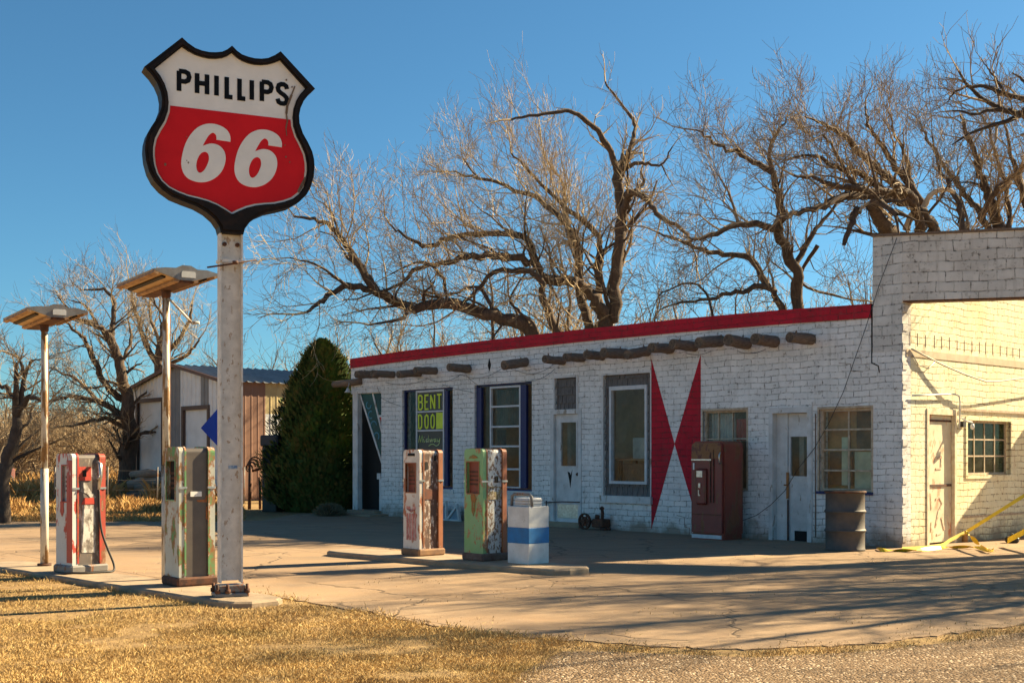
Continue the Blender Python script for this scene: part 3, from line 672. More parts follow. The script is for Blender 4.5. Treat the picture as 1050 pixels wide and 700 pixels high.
curtain(w4[0]+(w4[1]-w4[0])*.62, w4[1]-.06, fz(721,452), fz(721,430), simple('dull_red_cloth', (.40,.07,.05), None, 5, .9, 0), 'small red cloth hanging behind the window above the red machine')
curtain(fx(503), fx(531), fz(515,437), fz(515,398.5), simple('olive_blind', (.20,.21,.17), (.12,.13,.11), 3, .9, 0), 'olive curtain in the top lights of the plain navy framed window')
curtain(fx(503), fx(512), fz(515,500), fz(515,440), simple('brown_drape', (.16,.12,.10), None, 3, .9, 0), 'brown drape low in the plain navy framed window')
curtain(fx(459), fx(463.5), w1[2]+.1, fz(459,420), cw, 'pale strip of curtain right of the BENT lettering', .16)
# interior stock close behind the glass of window 5 (brown boards, leaning papers)
sh = thing('storage_shelf', 'brown boards and papers stacked behind the eight-pane window glass', 'shelf', C0, RZ)
m = MB(); a,b,c,d = w5
m.box(a-.02, b+.02, .30, .33, .3, d+.02); sh_b = m.build('back_board', simple('warm_board', (.66,.36,.12), (.40,.20,.07), 2.5, .8, .1), sh)
m = MB(); m.box(a+.05, fx(866), .24, .255, c+.1, fz(850,463)); m.box(fx(870), fx(890), .25, .265, fz(868,461)+.02, d-.05); m.build('hanging_board', simple('dark_board', (.30,.14,.05), (.13,.07,.035), 5, .8, .1), sh)
m = MB(); m.box(fx(869), fx(892), .22, .235, c+.05, fz(868,463)); m.box(fx(856), fx(862), .21, .225, c+.1, fz(850,448)); m.build('paper_sheet', simple('faded_paper', (.66,.68,.48), (.52,.56,.38), 4, .8, 0), sh)
# things seen through window 3
tb = thing('wooden_table', 'brown wooden table seen through the shingled window', 'table', C0, RZ)
a,b,c,d = iw; tz = fz(640,470)
m = MB(); m.box(a-.1, b+.2, .30, .85, tz-.04, tz); m.build('table_top', simple('honey_wood', (.36,.20,.09), None, 8, .6, .1), tb)
for x in (a, b+.1):
    for y in (.35, .80): m = MB(); m.box(x-.03, x+.03, y-.03, y+.03, .06, tz-.04); m.build('leg', M['brown_wood'], tb)
m = MB(); m.box(a+.05, b-.1, .36, .7, .2, tz-.1); m.build('drawer_front', M['brown_wood'], tb)
m = MB(); m.lathe([(0,0),(.13,0),(.13,.30),(.12,.33),(0,.34)], 16, (fx(652), .46, tz)); tag(m.build('canister', simple('cream_canister', (.7,.68,.55), (.5,.48,.4), 9, .5, .1), None, C0, RZ), 'cream canister standing on the table inside the shingled window', 'canister')
m = MB(); m.box(fx(631), fx(643), .52, .62, tz+.001, tz+.42); tag(m.build('cardboard_box', simple('grey_carton', (.5,.5,.46), None, 9, .8, .1), None, C0, RZ), 'pale carton standing on the table inside the shingled window', 'box')

# painted red triangles of the X
def tri(a, b, c, e):
    m = MB(); m.prism([[a, b, c]], -.006, -.001, flat); part(m, 'painted_triangle', M['red_wall'])
xa, xb = fx(668), fx(718.6); zt_, zb_ = fz(668,368), .07
mid = ((fx(691.8)), fz(691.8,455))
tri((xa, zt_), (xa, zb_), mid, 0); tri((xb, fz(718.6,363.6)), (xb, zb_), mid, 0)

# log beams sticking out under the roof line
logs = [(380,385,22,-3,.10,.0),(397,384.5,22,0,.09,0),(424,384,22,-8,.095,0),(440,381,22,-3,.09,0),(474,378.5,23,1,.10,0),(532,374,24,-12,.105,0),
        (571,370.5,22,2,.09,0),(592,367.5,20,-2,.09,0),(612,365.5,20,2,.09,0),(634,363.5,24,0,.105,0),(657,363,24,-14,.10,0),(681,358.5,25,-3,.10,0),
        (705,355.5,25,3,.10,0),(731,352,26,-9,.11,0),(758,352.5,28,3,.11,0),(787,350.5,26,2,.105,0),(824,348.5,27,0,.10,0)]
for i, (px, py, wpx, droop, r, _) in enumerate(logs):
    u = fx(px+wpx*.30); Y = 19.74 - DY*u; z = fz(px, py) - .0; L = wpx/F*Y/.60
    L = min(max(L*.80, .36), .64); dz = math.tan(R(droop))*.7*L
    yaw = random.uniform(-.08,.08)*L
    P = []; rr_ = []
    n = 7
    for k in range(n):
        t = k/(n-1); P.append((u + yaw*t, .02 - L*t, z - .0 + dz*(t-.5) + random.uniform(-.006,.006))); rr_.append(r*random.uniform(.93,1.05)*(1 - .05*t))
    m = MB(); m.tube(P, rr_, 14, 0)
    e = P[-1]; m.tube([(e[0], e[1]-.001, e[2]), (e[0], e[1]-.006, e[2])], [r*.86, r*.80], 14, 1)
    for _k in range(2):
        q = random.choice(P[1:-1]); t = random.uniform(0, 3.1); m.tube([(q[0]+math.cos(t)*r*.8, q[1], q[2]+math.sin(t)*r*.8), (q[0]+math.cos(t)*(r+.035), q[1]-.01, q[2]+math.sin(t)*(r+.035))], [.022,.012], 6)
    part(m, 'log_beam', [M['log'], M['logend']])
m = MB(); u = fx(502); z = fz(502,374.5); m.prism([[(u-.05,z),(u,z+.15),(u+.05,z),(u,z-.13)]], -.012, -.001, flat); part(m, 'empty_beam_hole', M['dark'])
# log that ends past the porch, with a small bell lamp
m = MB(); u = xl-.25; z = fz(360,393); m.tube([(u-.45,-.05,z),(u+.2,-.05,z+.01),(u+.75,-.04,z+.03)], [.085,.09,.085], 12); part(m, 'log_beam', M['log'])
m = MB(); m.lathe([(.015,.12),(.03,.10),(.05,.05),(.09,0),(.085,-.005),(.04,.04)], 12, (xl+.12,-.18,z-.24)); m.tube([(xl+.12,-.18,z-.12),(xl+.12,-.14,z)], .008, 5); part(m, 'porch_lamp', M['pale_metal'])

# string wire along the logs and the long cable over the front
def sag(a, b, s, n=8):
    a = Vector(a); b = Vector(b); return [a.lerp(b, i/n) - Vector((0,0,s*4*(i/n)*(1-i/n))) for i in range(n+1)]
m = MB(); prs = [((397,392),(440,388),.10),((440,388),(474,384),.12),((455,394),(486,402),.02),((474,384),(520,375),.16),((520,375),(532,380),.02),((480,385),(500,399),.04),((532,380),(571,372),.14),((388,396),(393,408),.0),((393,408),(412,416),.02),((571,378),(540,391),.08),((705,362),(731,360),.05),((758,360),(787,358),.06)]
for (p, q, s) in prs: m.tube(sag((fx(p[0]), -.05, fz(*p)), (fx(q[0]), -.05, fz(*q)), s), .0045, 5)
part(m, 'string_wire', M['rubber'])
m = MB(); cp = [(921,244),(912,268),(903,292),(896,314),(889,336),(880,362),(866,402),(850,436),(836,460),(820,480),(806,503),(792,517),(778,528),(768,532),(758,535),(745,534)]
m.tube([(fx(a), -.04 if i < 12 else -.04-.03*(i-11), fz(a, b)) for i, (a, b) in enumerate(cp)], .0055, 6)
part(m, 'slack_cable', M['rubber'])
m = MB(); m.box(fx(832.6), fx(833.6), -.02, .0, .1, fz(833,412)); part(m, 'conduit', M['white_wood']); m = MB(); m.box(fx(836.3), fx(836.9), -.02, .0, .1, fz(836,424)); part(m, 'conduit', M['log'])
m = MB(); u = fx(894); m.stroke([(u,fz(894,312)),(u,fz(894,372)),(u+.12,fz(900,375)),(u+.14,fz(902,382))], .018, -.006, -.001, flat)
part(m, 'wall_crack', M['dark']); m = MB(); m.stroke([(fx(836), fz(836,343)),(fx(836.3), fz(836,352))], .012, -.006, -.001, flat); part(m, 'wall_crack', M['dark'])
for pl in ([(707,550),(707,541),(702,540),(702,530),(694,528)], [(860,372),(872,373),(873,380),(885,381)], [(455,549),(455,545)]):
    m = MB(); m.stroke([(fx(a), fz(a,b)) for a,b in pl], .008, -.005, -.001, flat); part(m, 'wall_crack', M['log'])
# pipe at base of the door-1 bay
m = MB(); m.tube([(fx(560),-.05,fz(560,515)),(fx(578),-.05,fz(578,514)),(fx(596),-.05,fz(596,514.5))], .012, 6); m.tube([(fx(562),-.06,.02),(fx(562),-.05,.55)], .014, 6); part(m, 'rusty_pipe', M['rustmetal'])

# ---- side wall fittings
S3 = lambda px, py, o=0: (o, sx(px), sz(px, py))
def sflat(u,v,d): return (-d, u, v)
a,b,c,d = sd_o
m = MB(); m.prism([[(a+.05,c+.06),(b-.05,c+.06),(b-.05,d-.06),(a+.05,d-.06)]], .05, .09, sflat); do3 = part(m, 'door', worn('cream_door_with_red_traces', (.82,.72,.50), (.60,.26,.15), .61, 6, rust=(.70,.42,.26), rough=.7)); do3['label'] = 'cream wooden side door with faded red lettering'
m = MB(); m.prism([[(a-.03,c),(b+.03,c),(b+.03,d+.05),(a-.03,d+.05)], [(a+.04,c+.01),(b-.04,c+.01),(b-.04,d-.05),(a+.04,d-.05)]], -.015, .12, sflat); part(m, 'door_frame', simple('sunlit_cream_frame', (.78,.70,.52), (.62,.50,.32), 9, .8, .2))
m = MB(); m.box(-.05, -.035, a+.06, b-.06, sz(960,499), sz(960,496.5)); m.build('panel_rail', M['rustmetal'], do3); m = MB(); m.box(-.05, -.036, a+.06, b-.06, sz(960,432), sz(960,430)); m.build('panel_rail', M['rustmetal'], do3)
m = MB()   # worn-off red characters
def rl(pts, w=.05): m.stroke([(sx(a_), sz(a_, b_)) for a_, b_ in pts], w, .042, .049, sflat)
for k, pts in enumerate([[(962,470),(968,468)], [(968,468),(967.5,480),(962,480.5)], [(956,476),(956,481)], [(957,505),(958,522)], [(962,512),(966,509),(969,516),(965,524),(962,540)], [(968,530),(971,543)], [(958,535),(957.5,545)], [(976,500),(976.5,520)], [(974,528),(976,542)], [(963,548),(968,546)]]): rl(pts, .035)
m.build('faded_lettering', worn('faded_red_lettering', (.56,.30,.19), (.74,.66,.48), .46, 22, rust=(.66,.50,.36), rough=.8), do3)
m = MB(); a,b,c,d = sw_o
m.prism([[(a,c),(b,c),(b,d),(a,d)], [(a+.05,c+.04),(b-.05,c+.04),(b-.05,d-.04),(a+.05,d-.04)]], .08, .14, sflat); f6 = part(m, 'window', M['cream_wood']); f6['label'] = 'sunlit twelve-pane steel window in the garage side wall'
m = MB(); bb = MB()
for k in (.25,.5,.75): y = a+.05+(b-a-.1)*k; bb.box(-.115, -.085, y-.012, y+.012, c+.04, d-.04)
for k in (1/3, 2/3): z = c+.04+(d-c-.08)*k; bb.box(-.112, -.088, a+.05, b-.05, z-.013, z+.013)
bb.build('glazing_bar', M['cream_wood'], f6)
m = MB(); m.box(-.105, -.100, a+.05, b-.05, c+.04, d-.04); m.build('pane', glassy('green_window_glass', (.62,.75,.68), .85), f6)
m = MB(); m.prism([[(a-.06,c-.06),(b+.08,c-.06),(b+.08,d+.06),(a-.06,d+.06)], [(a,c),(b,c),(b,d),(a,d)]], -.018, .05, sflat); part(m, 'window_casing', M['lit_wall'])
m = MB(); m.box(.0, .028, sx(984), 8.8, sz(984,421), sz(984,418.5)); m.box(.001, .02, sx(987), 8.8, .42, .46); part(m, 'wall_ledge', M['cream_wood'])
m = MB(); m.tube([S3(933,405.5,.04), S3(950,405,.05), S3(976,404,.05), S3(980.5,406,.05), S3(981.5,412,.05), S3(981.5,440,.04)], .014, 8); part(m, 'conduit', M['pale_metal'])
m = MB(); m.tube([S3(984,428,.02), S3(986,432,.10), S3(988,433,.16)], .014, 8)
q = S3(988,437,.16); m.lathe([(0,.05),(.025,.04),(.035,0),(.03,-.04),(0,-.06)], 12, q); part(m, 'wall_lamp', M['plastic_white'])
m = MB(); q = S3(986,433,.03); m.box(-.0, .06, q[1]-.05, q[1]+.05, q[2]-.08, q[2]+.02); part(m, 'lamp_bracket', M['rubber'])
m = MB(); pts_ = [(933,364),(945,371),(960,380),(978,389),(990,394),(1001,397.5),(1012,397.5),(1030,395),(1050,392.5),(1090,386)]
m.tube([(.02+.16*min(1,(p[0]-930)/60), sx(p[0]), sz(*p)+.10) for p in pts_], .014, 6)
m.tube([(.03, sx(a_), sz(a_, b_)) for a_, b_ in [(934,364),(940,374),(950,378),(958,370)]], .01, 5); part(m, 'slack_cable', simple('pale_cable', (.5,.45,.38), None, 8, .7, 0))

# ------------------------------------------------------------------ things along the front
# barrel
bx, by = 5.26, 19.25
br_ = thing('barrel', 'brown ribbed steel barrel under the eight-pane window', 'barrel', (bx,by,.01))
m = MB(); Rb = .315
prof = [(0,0),(Rb*.97,0),(Rb,.015),(Rb-.012,.03),(Rb-.012,.28),(Rb,.30),(Rb+.012,.315),(Rb,.33),(Rb-.012,.35),(Rb-.012,.58),(Rb,.60),(Rb+.012,.615),(Rb,.63),(Rb-.012,.65),(Rb-.014,.90),(Rb+.002,.915),(Rb,.93),(Rb-.02,.93),(Rb-.025,.90),(0,.90)]
m.lathe(prof, 36); m.build('drum', M['barrel'], br_)
m = MB(); m.lathe([(Rb+.004,.905),(Rb+.012,.915),(Rb+.012,.93),(Rb,.938),(Rb-.018,.935)], 36); m.build('rim', M['rustmetal'], br_)
# vending machine: origin near-right corner; local frame as the building
vx, vy = 3.70, 21.42
vm = thing('vending_machine', 'rusty maroon drinks machine standing by the red painted X', 'vending machine', (vx,vy,.01), RZ)
Wd, Dp, Ht = .72, .58, 1.75
def rounded(x0, x1, z0, z1, r, n=5):
    p = [(x0,z0),(x1,z0)]
    for k in range(n+1): t = k/n*math.pi/2; p.append((x1-r+r*math.cos(t), z1-r+r*math.sin(t)))
    for k in range(n+1): t = math.pi/2+k/n*math.pi/2; p.append((x0+r+r*math.cos(t), z1-r+r*math.sin(t)))
    return p
m = MB(); m.prism([rounded(-Wd+.005, 0, .10, Ht, .09)], .06, Dp, flat); m.build('cabinet', M['vend_side'], vm)
m = MB(); m.prism([rounded(-Wd+.02, -.02, .12, Ht-.03, .08)], .0, .055, flat); dr = m.build('front_door', M['vend_red'], vm)
m = MB(); m.prism([rounded(-Wd+.03, -.03, 1.44, Ht-.035, .08)], -.012, -.001, flat); m.build('rusty_header', M['vend_rust'], dr)
m = MB(); m.box(-Wd+.03, -.24, -.02, -.002, 1.405, 1.43); m.build('trim_strip', M['chrome'], dr)
m = MB(); m.bbox(-.56, -.34, -.06, -.002, .62, 1.26, .03); cn = m.build('coin_box', M['vend_red'], dr)
m = MB(); m.box(-.53, -.40, -.07, -.061, 1.11, 1.22); m.box(-.485, -.44, -.075, -.061, .92, 1.0); m.box(-.49, -.47, -.075, -.061, .78, .88); m.box(-.48, -.45, -.0745, -.062, .775, .80); m.build('coin_plate', M['chrome'], cn)
m = MB(); m.box(-.66, -.63, -.008, -.001, 1.24, 1.36); m.build('white_mark', M['plastic_white'], dr)
m = MB(); m.box(-.27, -.255, -.018, -.002, .66, 1.55); m.box(-.20, -.185, -.018, -.002, .66, 1.6); m.build('door_groove', M['rustmetal'], dr)
m = MB(); m.tube([(-.035,-.02,1.35),(-.035,-.05,1.38),(-.035,-.05,1.5),(-.035,-.02,1.55)], .014, 6); m.build('handle', M['chrome'], dr)
m = MB(); m.box(-Wd+.02, -.01, .03, Dp-.02, 0, .10); m.build('plinth', M['vend_side'], vm); m = MB(); m.box(-Wd+.02, -.04, .005, .029, .02, .085); m.build('kick_strip', M['pale_metal'], vm)
m = MB(); m.box(-Wd+.03, -.03, -.01, -.001, .44, .452); m.build('seam', M['rustmetal'], dr)
# small cast-iron wheel and engine relic by door 1
cx, cy = G(612, 543.5)[0], G(612, 543.5)[1]
en = thing('iron_relic', 'rusty iron wheels with small engine block by the white door', 'machine part', (cx,cy,.01), RZ)
def wheel(u, r, y, w=.05):
    m = MB(); 
    for k in range(20):
        t0 = 2*math.pi*k/20; t1 = 2*math.pi*(k+1)/20
        q = [(u+math.cos(t)*rr_*1.0, z_) for t, rr_, z_ in ()]
    ring = lambda rad: [(u+math.cos(2*math.pi*k/20)*rad, r+math.sin(2*math.pi*k/20)*rad) for k in range(20)]
    m.prism([ring(r), ring(r*.80)], y, y+w, flat); m.prism([ring(r*.25)], y-.02, y+w+.02, flat)
    for k in range(6):
        t = k*math.pi/3; m.stroke([(u+math.cos(t)*r*.2, r+math.sin(t)*r*.2), (u+math.cos(t)*r*.85, r+math.sin(t)*r*.85)], .022, y+.01, y+w-.01, flat)
    m.prism([ring(r*.6)], y+.02, y+.03, flat)
    return m.build('wheel', M['rustmetal'], en)
wheel(-.27, .165, -.10); wheel(-.20, .165, .22)
m = MB(); m.tube([(-.27,-.12,.165),(-.20,.30,.165)], .018, 8); m.bbox(-.10, .20, -.06, .2, .05, .22, .02); m.tube([(.05,.05,.13),(-.27,.05,.165)], .03, 8); m.tube([(.0,.0,.2),(.02,.0,.3)], .05, 10); m.build('engine_block', M['rustmetal'], en)
m = MB(); m.tube([(.13,.02,.18),(.14,.02,.34),(.12,.02,.44)], [.028,.035,.03], 8); m.lathe([(0,0),(.045,.0),(.05,.04),(.0,.07)], 10, (.12,.02,.41)); m.build('upright_lever', M['rustmetal'], en)
m = MB(); m.tube([(.18,.05,.05),(.34,.03,.02)], .025, 8); m.bbox(.12,.26,-.05,.1,.0,.05,.01); m.build('foot', M['rustmetal'], en)
# white slanted braces leaning at the foot of the wall
def brace(p0, pt, p1, lab):
    o = thing('sandwich_board', lab, 'board', C0, RZ, 'boards leaning on the front wall')
    q = [(fx(p0[0]),.02),(fx(p1[0]),.02),(fx(pt[0]),fz(*pt))]
    m = MB(); m.stroke(q+[q[0]], .05, -.22, -.16, flat); m.build('frame', M['white_wood'], o)
    m = MB(); m.prism([q], -.185, -.172, flat); m.build('panel', simple('blue_grey_panel', (.22,.30,.38), None, 5, .6, .1), o)
brace((451,536),(464,515),(464.5,536), 'small white triangular board at the wall between the two island pumps, left one')
brace((465,538),(475.5,518),(478,538), 'small white triangular board at the wall just left of the green pump')

# caution tape
def ribbon(pts, w, wdir):
    m = MB(); n = len(pts); vs = []
    for i, p in enumerate(pts):
        p = Vector(p); t = wdir[i] if isinstance(wdir, list) else wdir; t = Vector(t).normalized()*w/2
        vs += [p - t, p + t]
    m.add(vs, [(2*i, 2*i+1, 2*i+3, 2*i+2) for i in range(n-1)]); return m
def dense(p, n=5, jit=0):
    out = []
    for i in range(len(p)-1):
        a = Vector(p[max(i-1,0)]); b = Vector(p[i]); c = Vector(p[i+1]); d = Vector(p[min(i+2,len(p)-1)])
        for k in range(n):
            t = k/n; out.append(.5*((2*b)+(c-a)*t+(2*a-5*b+4*c-d)*t*t+(3*b-a-3*c+d)*t**3))
    out.append(Vector(p[-1])); return out
def TP_(px, py, Y): v = W(px, py, Y); v.z = max(v.z, .03); return v
tp = thing('barrier_tape', 'yellow barrier tape strung from the right and heaped at the wall foot', 'tape')
p = dense([TP_(1110,471,18.9), TP_(1050,508,19.4), TP_(1015,530,19.8), TP_(990,545.5,20.2)], 5)
ribbon(p, .075, [Vector((.15,0,1))-Vector((0,0,.4))*(i%5)/5 for i in range(len(p))]).build('taut_strip', M['yellow_tape'], tp, normals=False)
g1 = [G(990,546)[:2]]
def gp_(px, py, z): g = G(px, py, z); return g
p = dense([TP_(991,545,20.0), TP_(997,551,19.9), TP_(1004,558,19.85), TP_(1011,564,19.3), gp_(1019,563,.03), gp_(1014,564.5,.05), gp_(1002,561,.04), gp_(985,560.5,.05), gp_(965,561,.035), gp_(940,563.5,.045), gp_(922,564,.03), gp_(905,563.5,.04), gp_(900,562,.03)], 5)
ribbon(p, .09, [Vector((.3*math.sin(i*.7),1,.9*math.cos(i*.45))) for i in range(len(p))]).build('fallen_strip', M['yellow_tape'], tp, normals=False)
p = dense([TP_(989,546,20.2), TP_(975,553,20.0), TP_(965,559,19.8), gp_(945,561.5,.03), gp_(925,562.5,.04)], 5)
ribbon(p, .07, [Vector((.1,.5,1)) for i in range(len(p))]).build('loose_strip', M['yellow_tape'], tp, normals=False)
tp2 = tag(ribbon(dense([TP_(1100,519,19.0), TP_(1050,545,19.6), TP_(1033,554,19.9)], 4), .10, Vector((.1,0,1))).build('barrier_tape', M['yellow_tape'], normals=False), 'short yellow tape end entering at the right edge above the ground', 'tape')
m = MB(); g = G(1038, 557); m.bbox(g[0]-.1, g[0]+.1, g[1]-.08, g[1]+.1, .01, .12, .03); m.tube([(g[0]-.06,g[1]-.02,.1),(g[0],g[1],.17),(g[0]+.07,g[1]+.02,.1)], .014, 6)
tag(m.build('tape_weight', M['rubber']), 'small dark weight holding the tape end at the right edge', 'weight')
m = MB(); g = G(989, 556); m.tube([(g[0],g[1],.01),(g[0]+.01,g[1],.16),(g[0]-.01,g[1],.20)], [.06,.045,.02], 8)
tag(m.build('wooden_stake', simple('orange_wood', (.5,.25,.08), None, 8, .8, .1)), 'short orange stake holding the tape by the side door', 'stake')

# ------------------------------------------------------------------ pump islands
ID = Vector((.70, -.72)).normalized(); IN = Vector((.72, .70)).normalized()
def island(p0, p1, hw, h, lab, taper=.6):
    p0 = Vector(p0); p1 = Vector(p1); L = (p1-p0).length; o = thing('pump_island', lab, 'kerb', (*p0, 0), math.atan2((p1-p0).y, (p1-p0).x), 'pump islands')
    out = []; n = 6
    def nz(): return random.uniform(-.012,.012)
    out += [(0+nz(),-hw*.45),(.12,-hw*.85)]; k = .4
    while k < L-.3: out.append((k, -hw+nz())); k += .35
    out += [(L-.12,-hw*.85),(L,-hw*.45),(L,hw*.45),(L-.12,hw*.85)]; k = L-.4
    while k > .3: out.append((k, hw+nz())); k -= .35
    out += [(.12,hw*.85),(0,hw*.45)]
    m = MB(); m.prism([out], -.02, h-.02, lambda u,v,d: (u,v,d))
    cxm = L/2; ins = [(cxm+(u-cxm)*(1-.02/ (L/2)), v*(1-.03/hw)) for u, v in out]
    vs = [(u,v,h-.02) for u,v in out] + [(u,v,h) for u,v in ins]; nn = len(out)
    m.add(vs, [(i,(i+1)%nn,nn+(i+1)%nn,nn+i) for i in range(nn)]); m.add([(u,v,h) for u,v in ins], [tuple(range(nn))])
    m.build('kerb', M['conc'], o); return o
island((-6.95,16.55), (-2.45,12.10), .34, .065, 'long worn concrete island under the two left pumps and the sign post')
island((-2.62,18.52), (.85,15.35), .40, .085, 'low concrete island under the two middle pumps and the blue banded block')

# ------------------------------------------------------------------ gas pumps
def stack_profile(y0, y1, z0, z1, r, n=5, flat_b=True): return rounded(y0, y1, z0, z1, r, n)
def pump(loc, rz, H, W_, D_, P, label):
    o = thing('gas_pump', label, 'gas pump', loc, rz, 'old gas pumps on the islands')
    w = W_/2; d = D_/2; yf = lambda u,v,dd: (dd,u,v)      # prism along local x
    m = MB(); m.prism([rounded(-w+.025, w-.025, .10, H-.012, .05)], -d+.055, d-.055, yf); m.build('side_panel', P['side'], o)
    for sgn, nm in ((-1,'dial_panel'), (1,'rear_panel')):
        x0, x1 = sorted((sgn*d, sgn*(d-.075)))
        m = MB()
        if sgn < 0 or True:
            wd = P.get('win', (.10,.30,.62,.90))
            ya, yb, za, zb = -w+wd[0]*W_, -w+wd[1]*W_, H*wd[2], H*wd[3]
            m.prism([rounded(-w, w, .095, H, .055), [(ya,za),(yb,za),(yb,zb),(ya,zb)]], x0, x1, yf)
        pnl = m.build(nm, P['panel'] if sgn < 0 else P.get('rear', P['panel']), o)
        if sgn < 0:
            m = MB(); m.box(-d+.045, -d+.055, ya-.003, yb+.003, za-.003, zb+.003); m.build('dial_recess', P['dial'], pnl)
            m = MB(); e = .013; m.prism([[(ya-e,za-e),(yb+e,za-e),(yb+e,zb+e),(ya-e,zb+e)], [(ya,za),(yb,za),(yb,zb),(ya,zb)]], -d-.008, -d+.03, yf); m.build('dial_trim', P['trim'], pnl)
            m = MB(); zc = (za+zb)/2
            for k in range(4): m.box(-d+.035, -d+.044, ya+.02, yb-.02, zc-.10+k*.055, zc-.075+k*.055)
            m.build('number_wheel', P.get('wheelmat', M['rustmetal']), pnl)
        m = MB(); m.prism([rounded(-w-.006, w+.006, .12, H+.006, .06), rounded(-w+.006, w-.006, .13, H-.012, .05)], *(sorted((sgn*(d-.082), sgn*(d-.062)))), yf); m.build('edge_strip', P['trim'], o)
        # waist clip
        m = MB(); m.box(*sorted((sgn*(d+.004), sgn*(d-.09))), -w-.012, -w+.02, H*.70, H*.70+.025); m.box(*sorted((sgn*(d+.004), sgn*(d-.09))), w-.02, w+.012, H*.70, H*.70+.025); m.build('clip', M['chrome'], o)
    m = MB(); m.bbox(-d-.03, d+.03, -w-.03, w+.03, 0, .10, .02); m.build('base', P['base'], o)
    return o, w, d
yf = lambda u,v,dd: (dd,u,v)
def on_side(w):            # drawing plane of the visible side panel (faces local -y)
    return lambda u,v,dd: (u, -w+.025-dd, v)
IZ = .065
# A: red and white, far left
PA = dict(side=worn('grey_brown_side_paint', (.13,.11,.10), (.42,.40,.37), .57, 6.0, rust=(.16,.12,.09), rough=.5), panel=worn('white_over_red_paint', (.62,.62,.60), (.46,.05,.03), .585, 5, rust=(.42,.05,.035), rough=.45),
          dial=M['plastic_white'], trim=worn('orange_red_trim', (.48,.045,.025), (.42,.16,.06), .60, 10, rough=.5), rear=worn('orange_red_rear_panel', (.40,.06,.035), (.34,.20,.12), .58, 6, rough=.5), base=M['grey_rust'], win=(.18,.62,.60,.90), wheelmat=M['rubber'])
o, w, d = pump((-5.34,15.10,IZ), R(48), 1.46, .40, .44, PA, 'red and white gas pump at the far left beside the slim lamp pole')
fs = on_side(w)
m = MB(); m.prism([rounded(-.125,.035,1.13,1.30,.01)], .001, .012, fs); m.build('red_patch', PA['trim'], o); m = MB(); m.prism([[(-.05,.92),(.07,.92),(.09,.84),(-.09,.84)]], .001, .008, fs); m.build('red_patch', PA['trim'], o)
m = MB(); m.prism([[(-.08,1.18),(-.03,1.18),(-.03,1.26),(-.08,1.26)]], .013, .016, fs); m.build('nozzle_hole', M['dark'], o)
m = MB(); m.prism([[(-.09,.25),(.09,.24),(.10,.55),(.08,.83),(-.08,.83),(-.10,.60)]], .001, .005, fs); m.prism([[(-.10,1.0),(-.02,.97),(.07,.88),(.10,.93),(.03,1.0),(-.03,1.10),(-.09,1.12)]], .001, .005, fs)
m.build('white_patch', worn('rubbed_white_patch', (.58,.57,.54), (.14,.12,.105), .50, 11, rust=(.3,.27,.24)), o)
m = MB(); m.prism([rounded(-w+.005, -w+.13, .13, 1.38, .02)], -d-.006, -d-.001, yf); m.build('red_edge_paint', worn('red_edge_over_white', (.44,.02,.02), (.62,.62,.6), .58, 5, rust=(.35,.04,.03), rough=.4), o)
m = MB(); sp = [(-.05,.92),(0,.935),(.05,.92),(.045,.86),(.055,.80),(0,.74),(-.055,.80),(-.045,.86)]
m.prism([[(u*.8+.045,v*1.0-.05) for u,v in sp]], -d-.008, -d-.001, yf); m.build('shield_emblem', PA['trim'], o)
m = MB(); q = -w-.02
m.tube([(.10,q,1.36),(.105,q-.05,1.33),(.11,q-.05,1.18),(.10,q-.03,1.02)], [.02,.028,.026,.018], 8); m.tube([(.10,q-.05,1.22),(.07,q-.07,1.14)], .012, 6); m.build('nozzle', M['chrome'], o)
m = MB(); hs = dense([(.10,q-.03,1.03),(.105,q-.035,.75),(.13,q-.05,.5),(.19,q-.09,.28),(.25,q-.12,.10),(.22,q-.16,.02),(.08,q-.17,.018),(-.15,q-.14,.018),(-.30,q-.02,.018),(-.38,q+.16,-.02),(-.48,q+.5,-.075),(-.62,q+1.0,-.07),(-.80,q+1.7,-.07)], 5)
m.tube(hs, .014, 8); m.build('hose', M['rubber'], o)
# B: green edge, brown grey side, beside sign post
PB = dict(side=simple('brown_grey_side_enamel', (.085,.073,.066), (.12,.10,.085), 5, .42, .1), panel=worn('faded_green_white_paint', (.52,.54,.48), (.12,.30,.12), .535, 5.0, rust=(.30,.13,.05), rough=.5),
          dial=M['dark'], trim=worn('green_trim_with_rust', (.16,.36,.15), (.50,.50,.42), .53, 12, rust=(.32,.11,.03), rough=.5), base=M['rustmetal'], win=(.26,.86,.62,.90))
o, w, d = pump((-3.60,13.62,IZ), R(38), 1.53, .40, .42, PB, 'pump with brown grey side and pale green edges beside the tall sign post')
fs = on_side(w)
m = MB(); m.prism([rounded(-.07,.06,.985,1.04,.006)], .001, .010, fs); m.build('white_plate', M['plastic_white'], o)
m = MB(); m.prism([[(.0,.945),(.10,.95),(.12,1.0),(.14,.98),(.12,.92),(.02,.925)]], .001, .006, fs); m.prism([[(-.145,.90),(-.115,.93),(-.12,.99),(-.145,1.0)]], .001, .005, fs); m.prism([[(.11,.74),(.14,.72),(.14,.88),(.115,.87)]], .001, .005, fs); m.build('rust_patch', simple('orange_rust', (.36,.13,.045), (.25,.09,.03), 30, .8, .2), o)
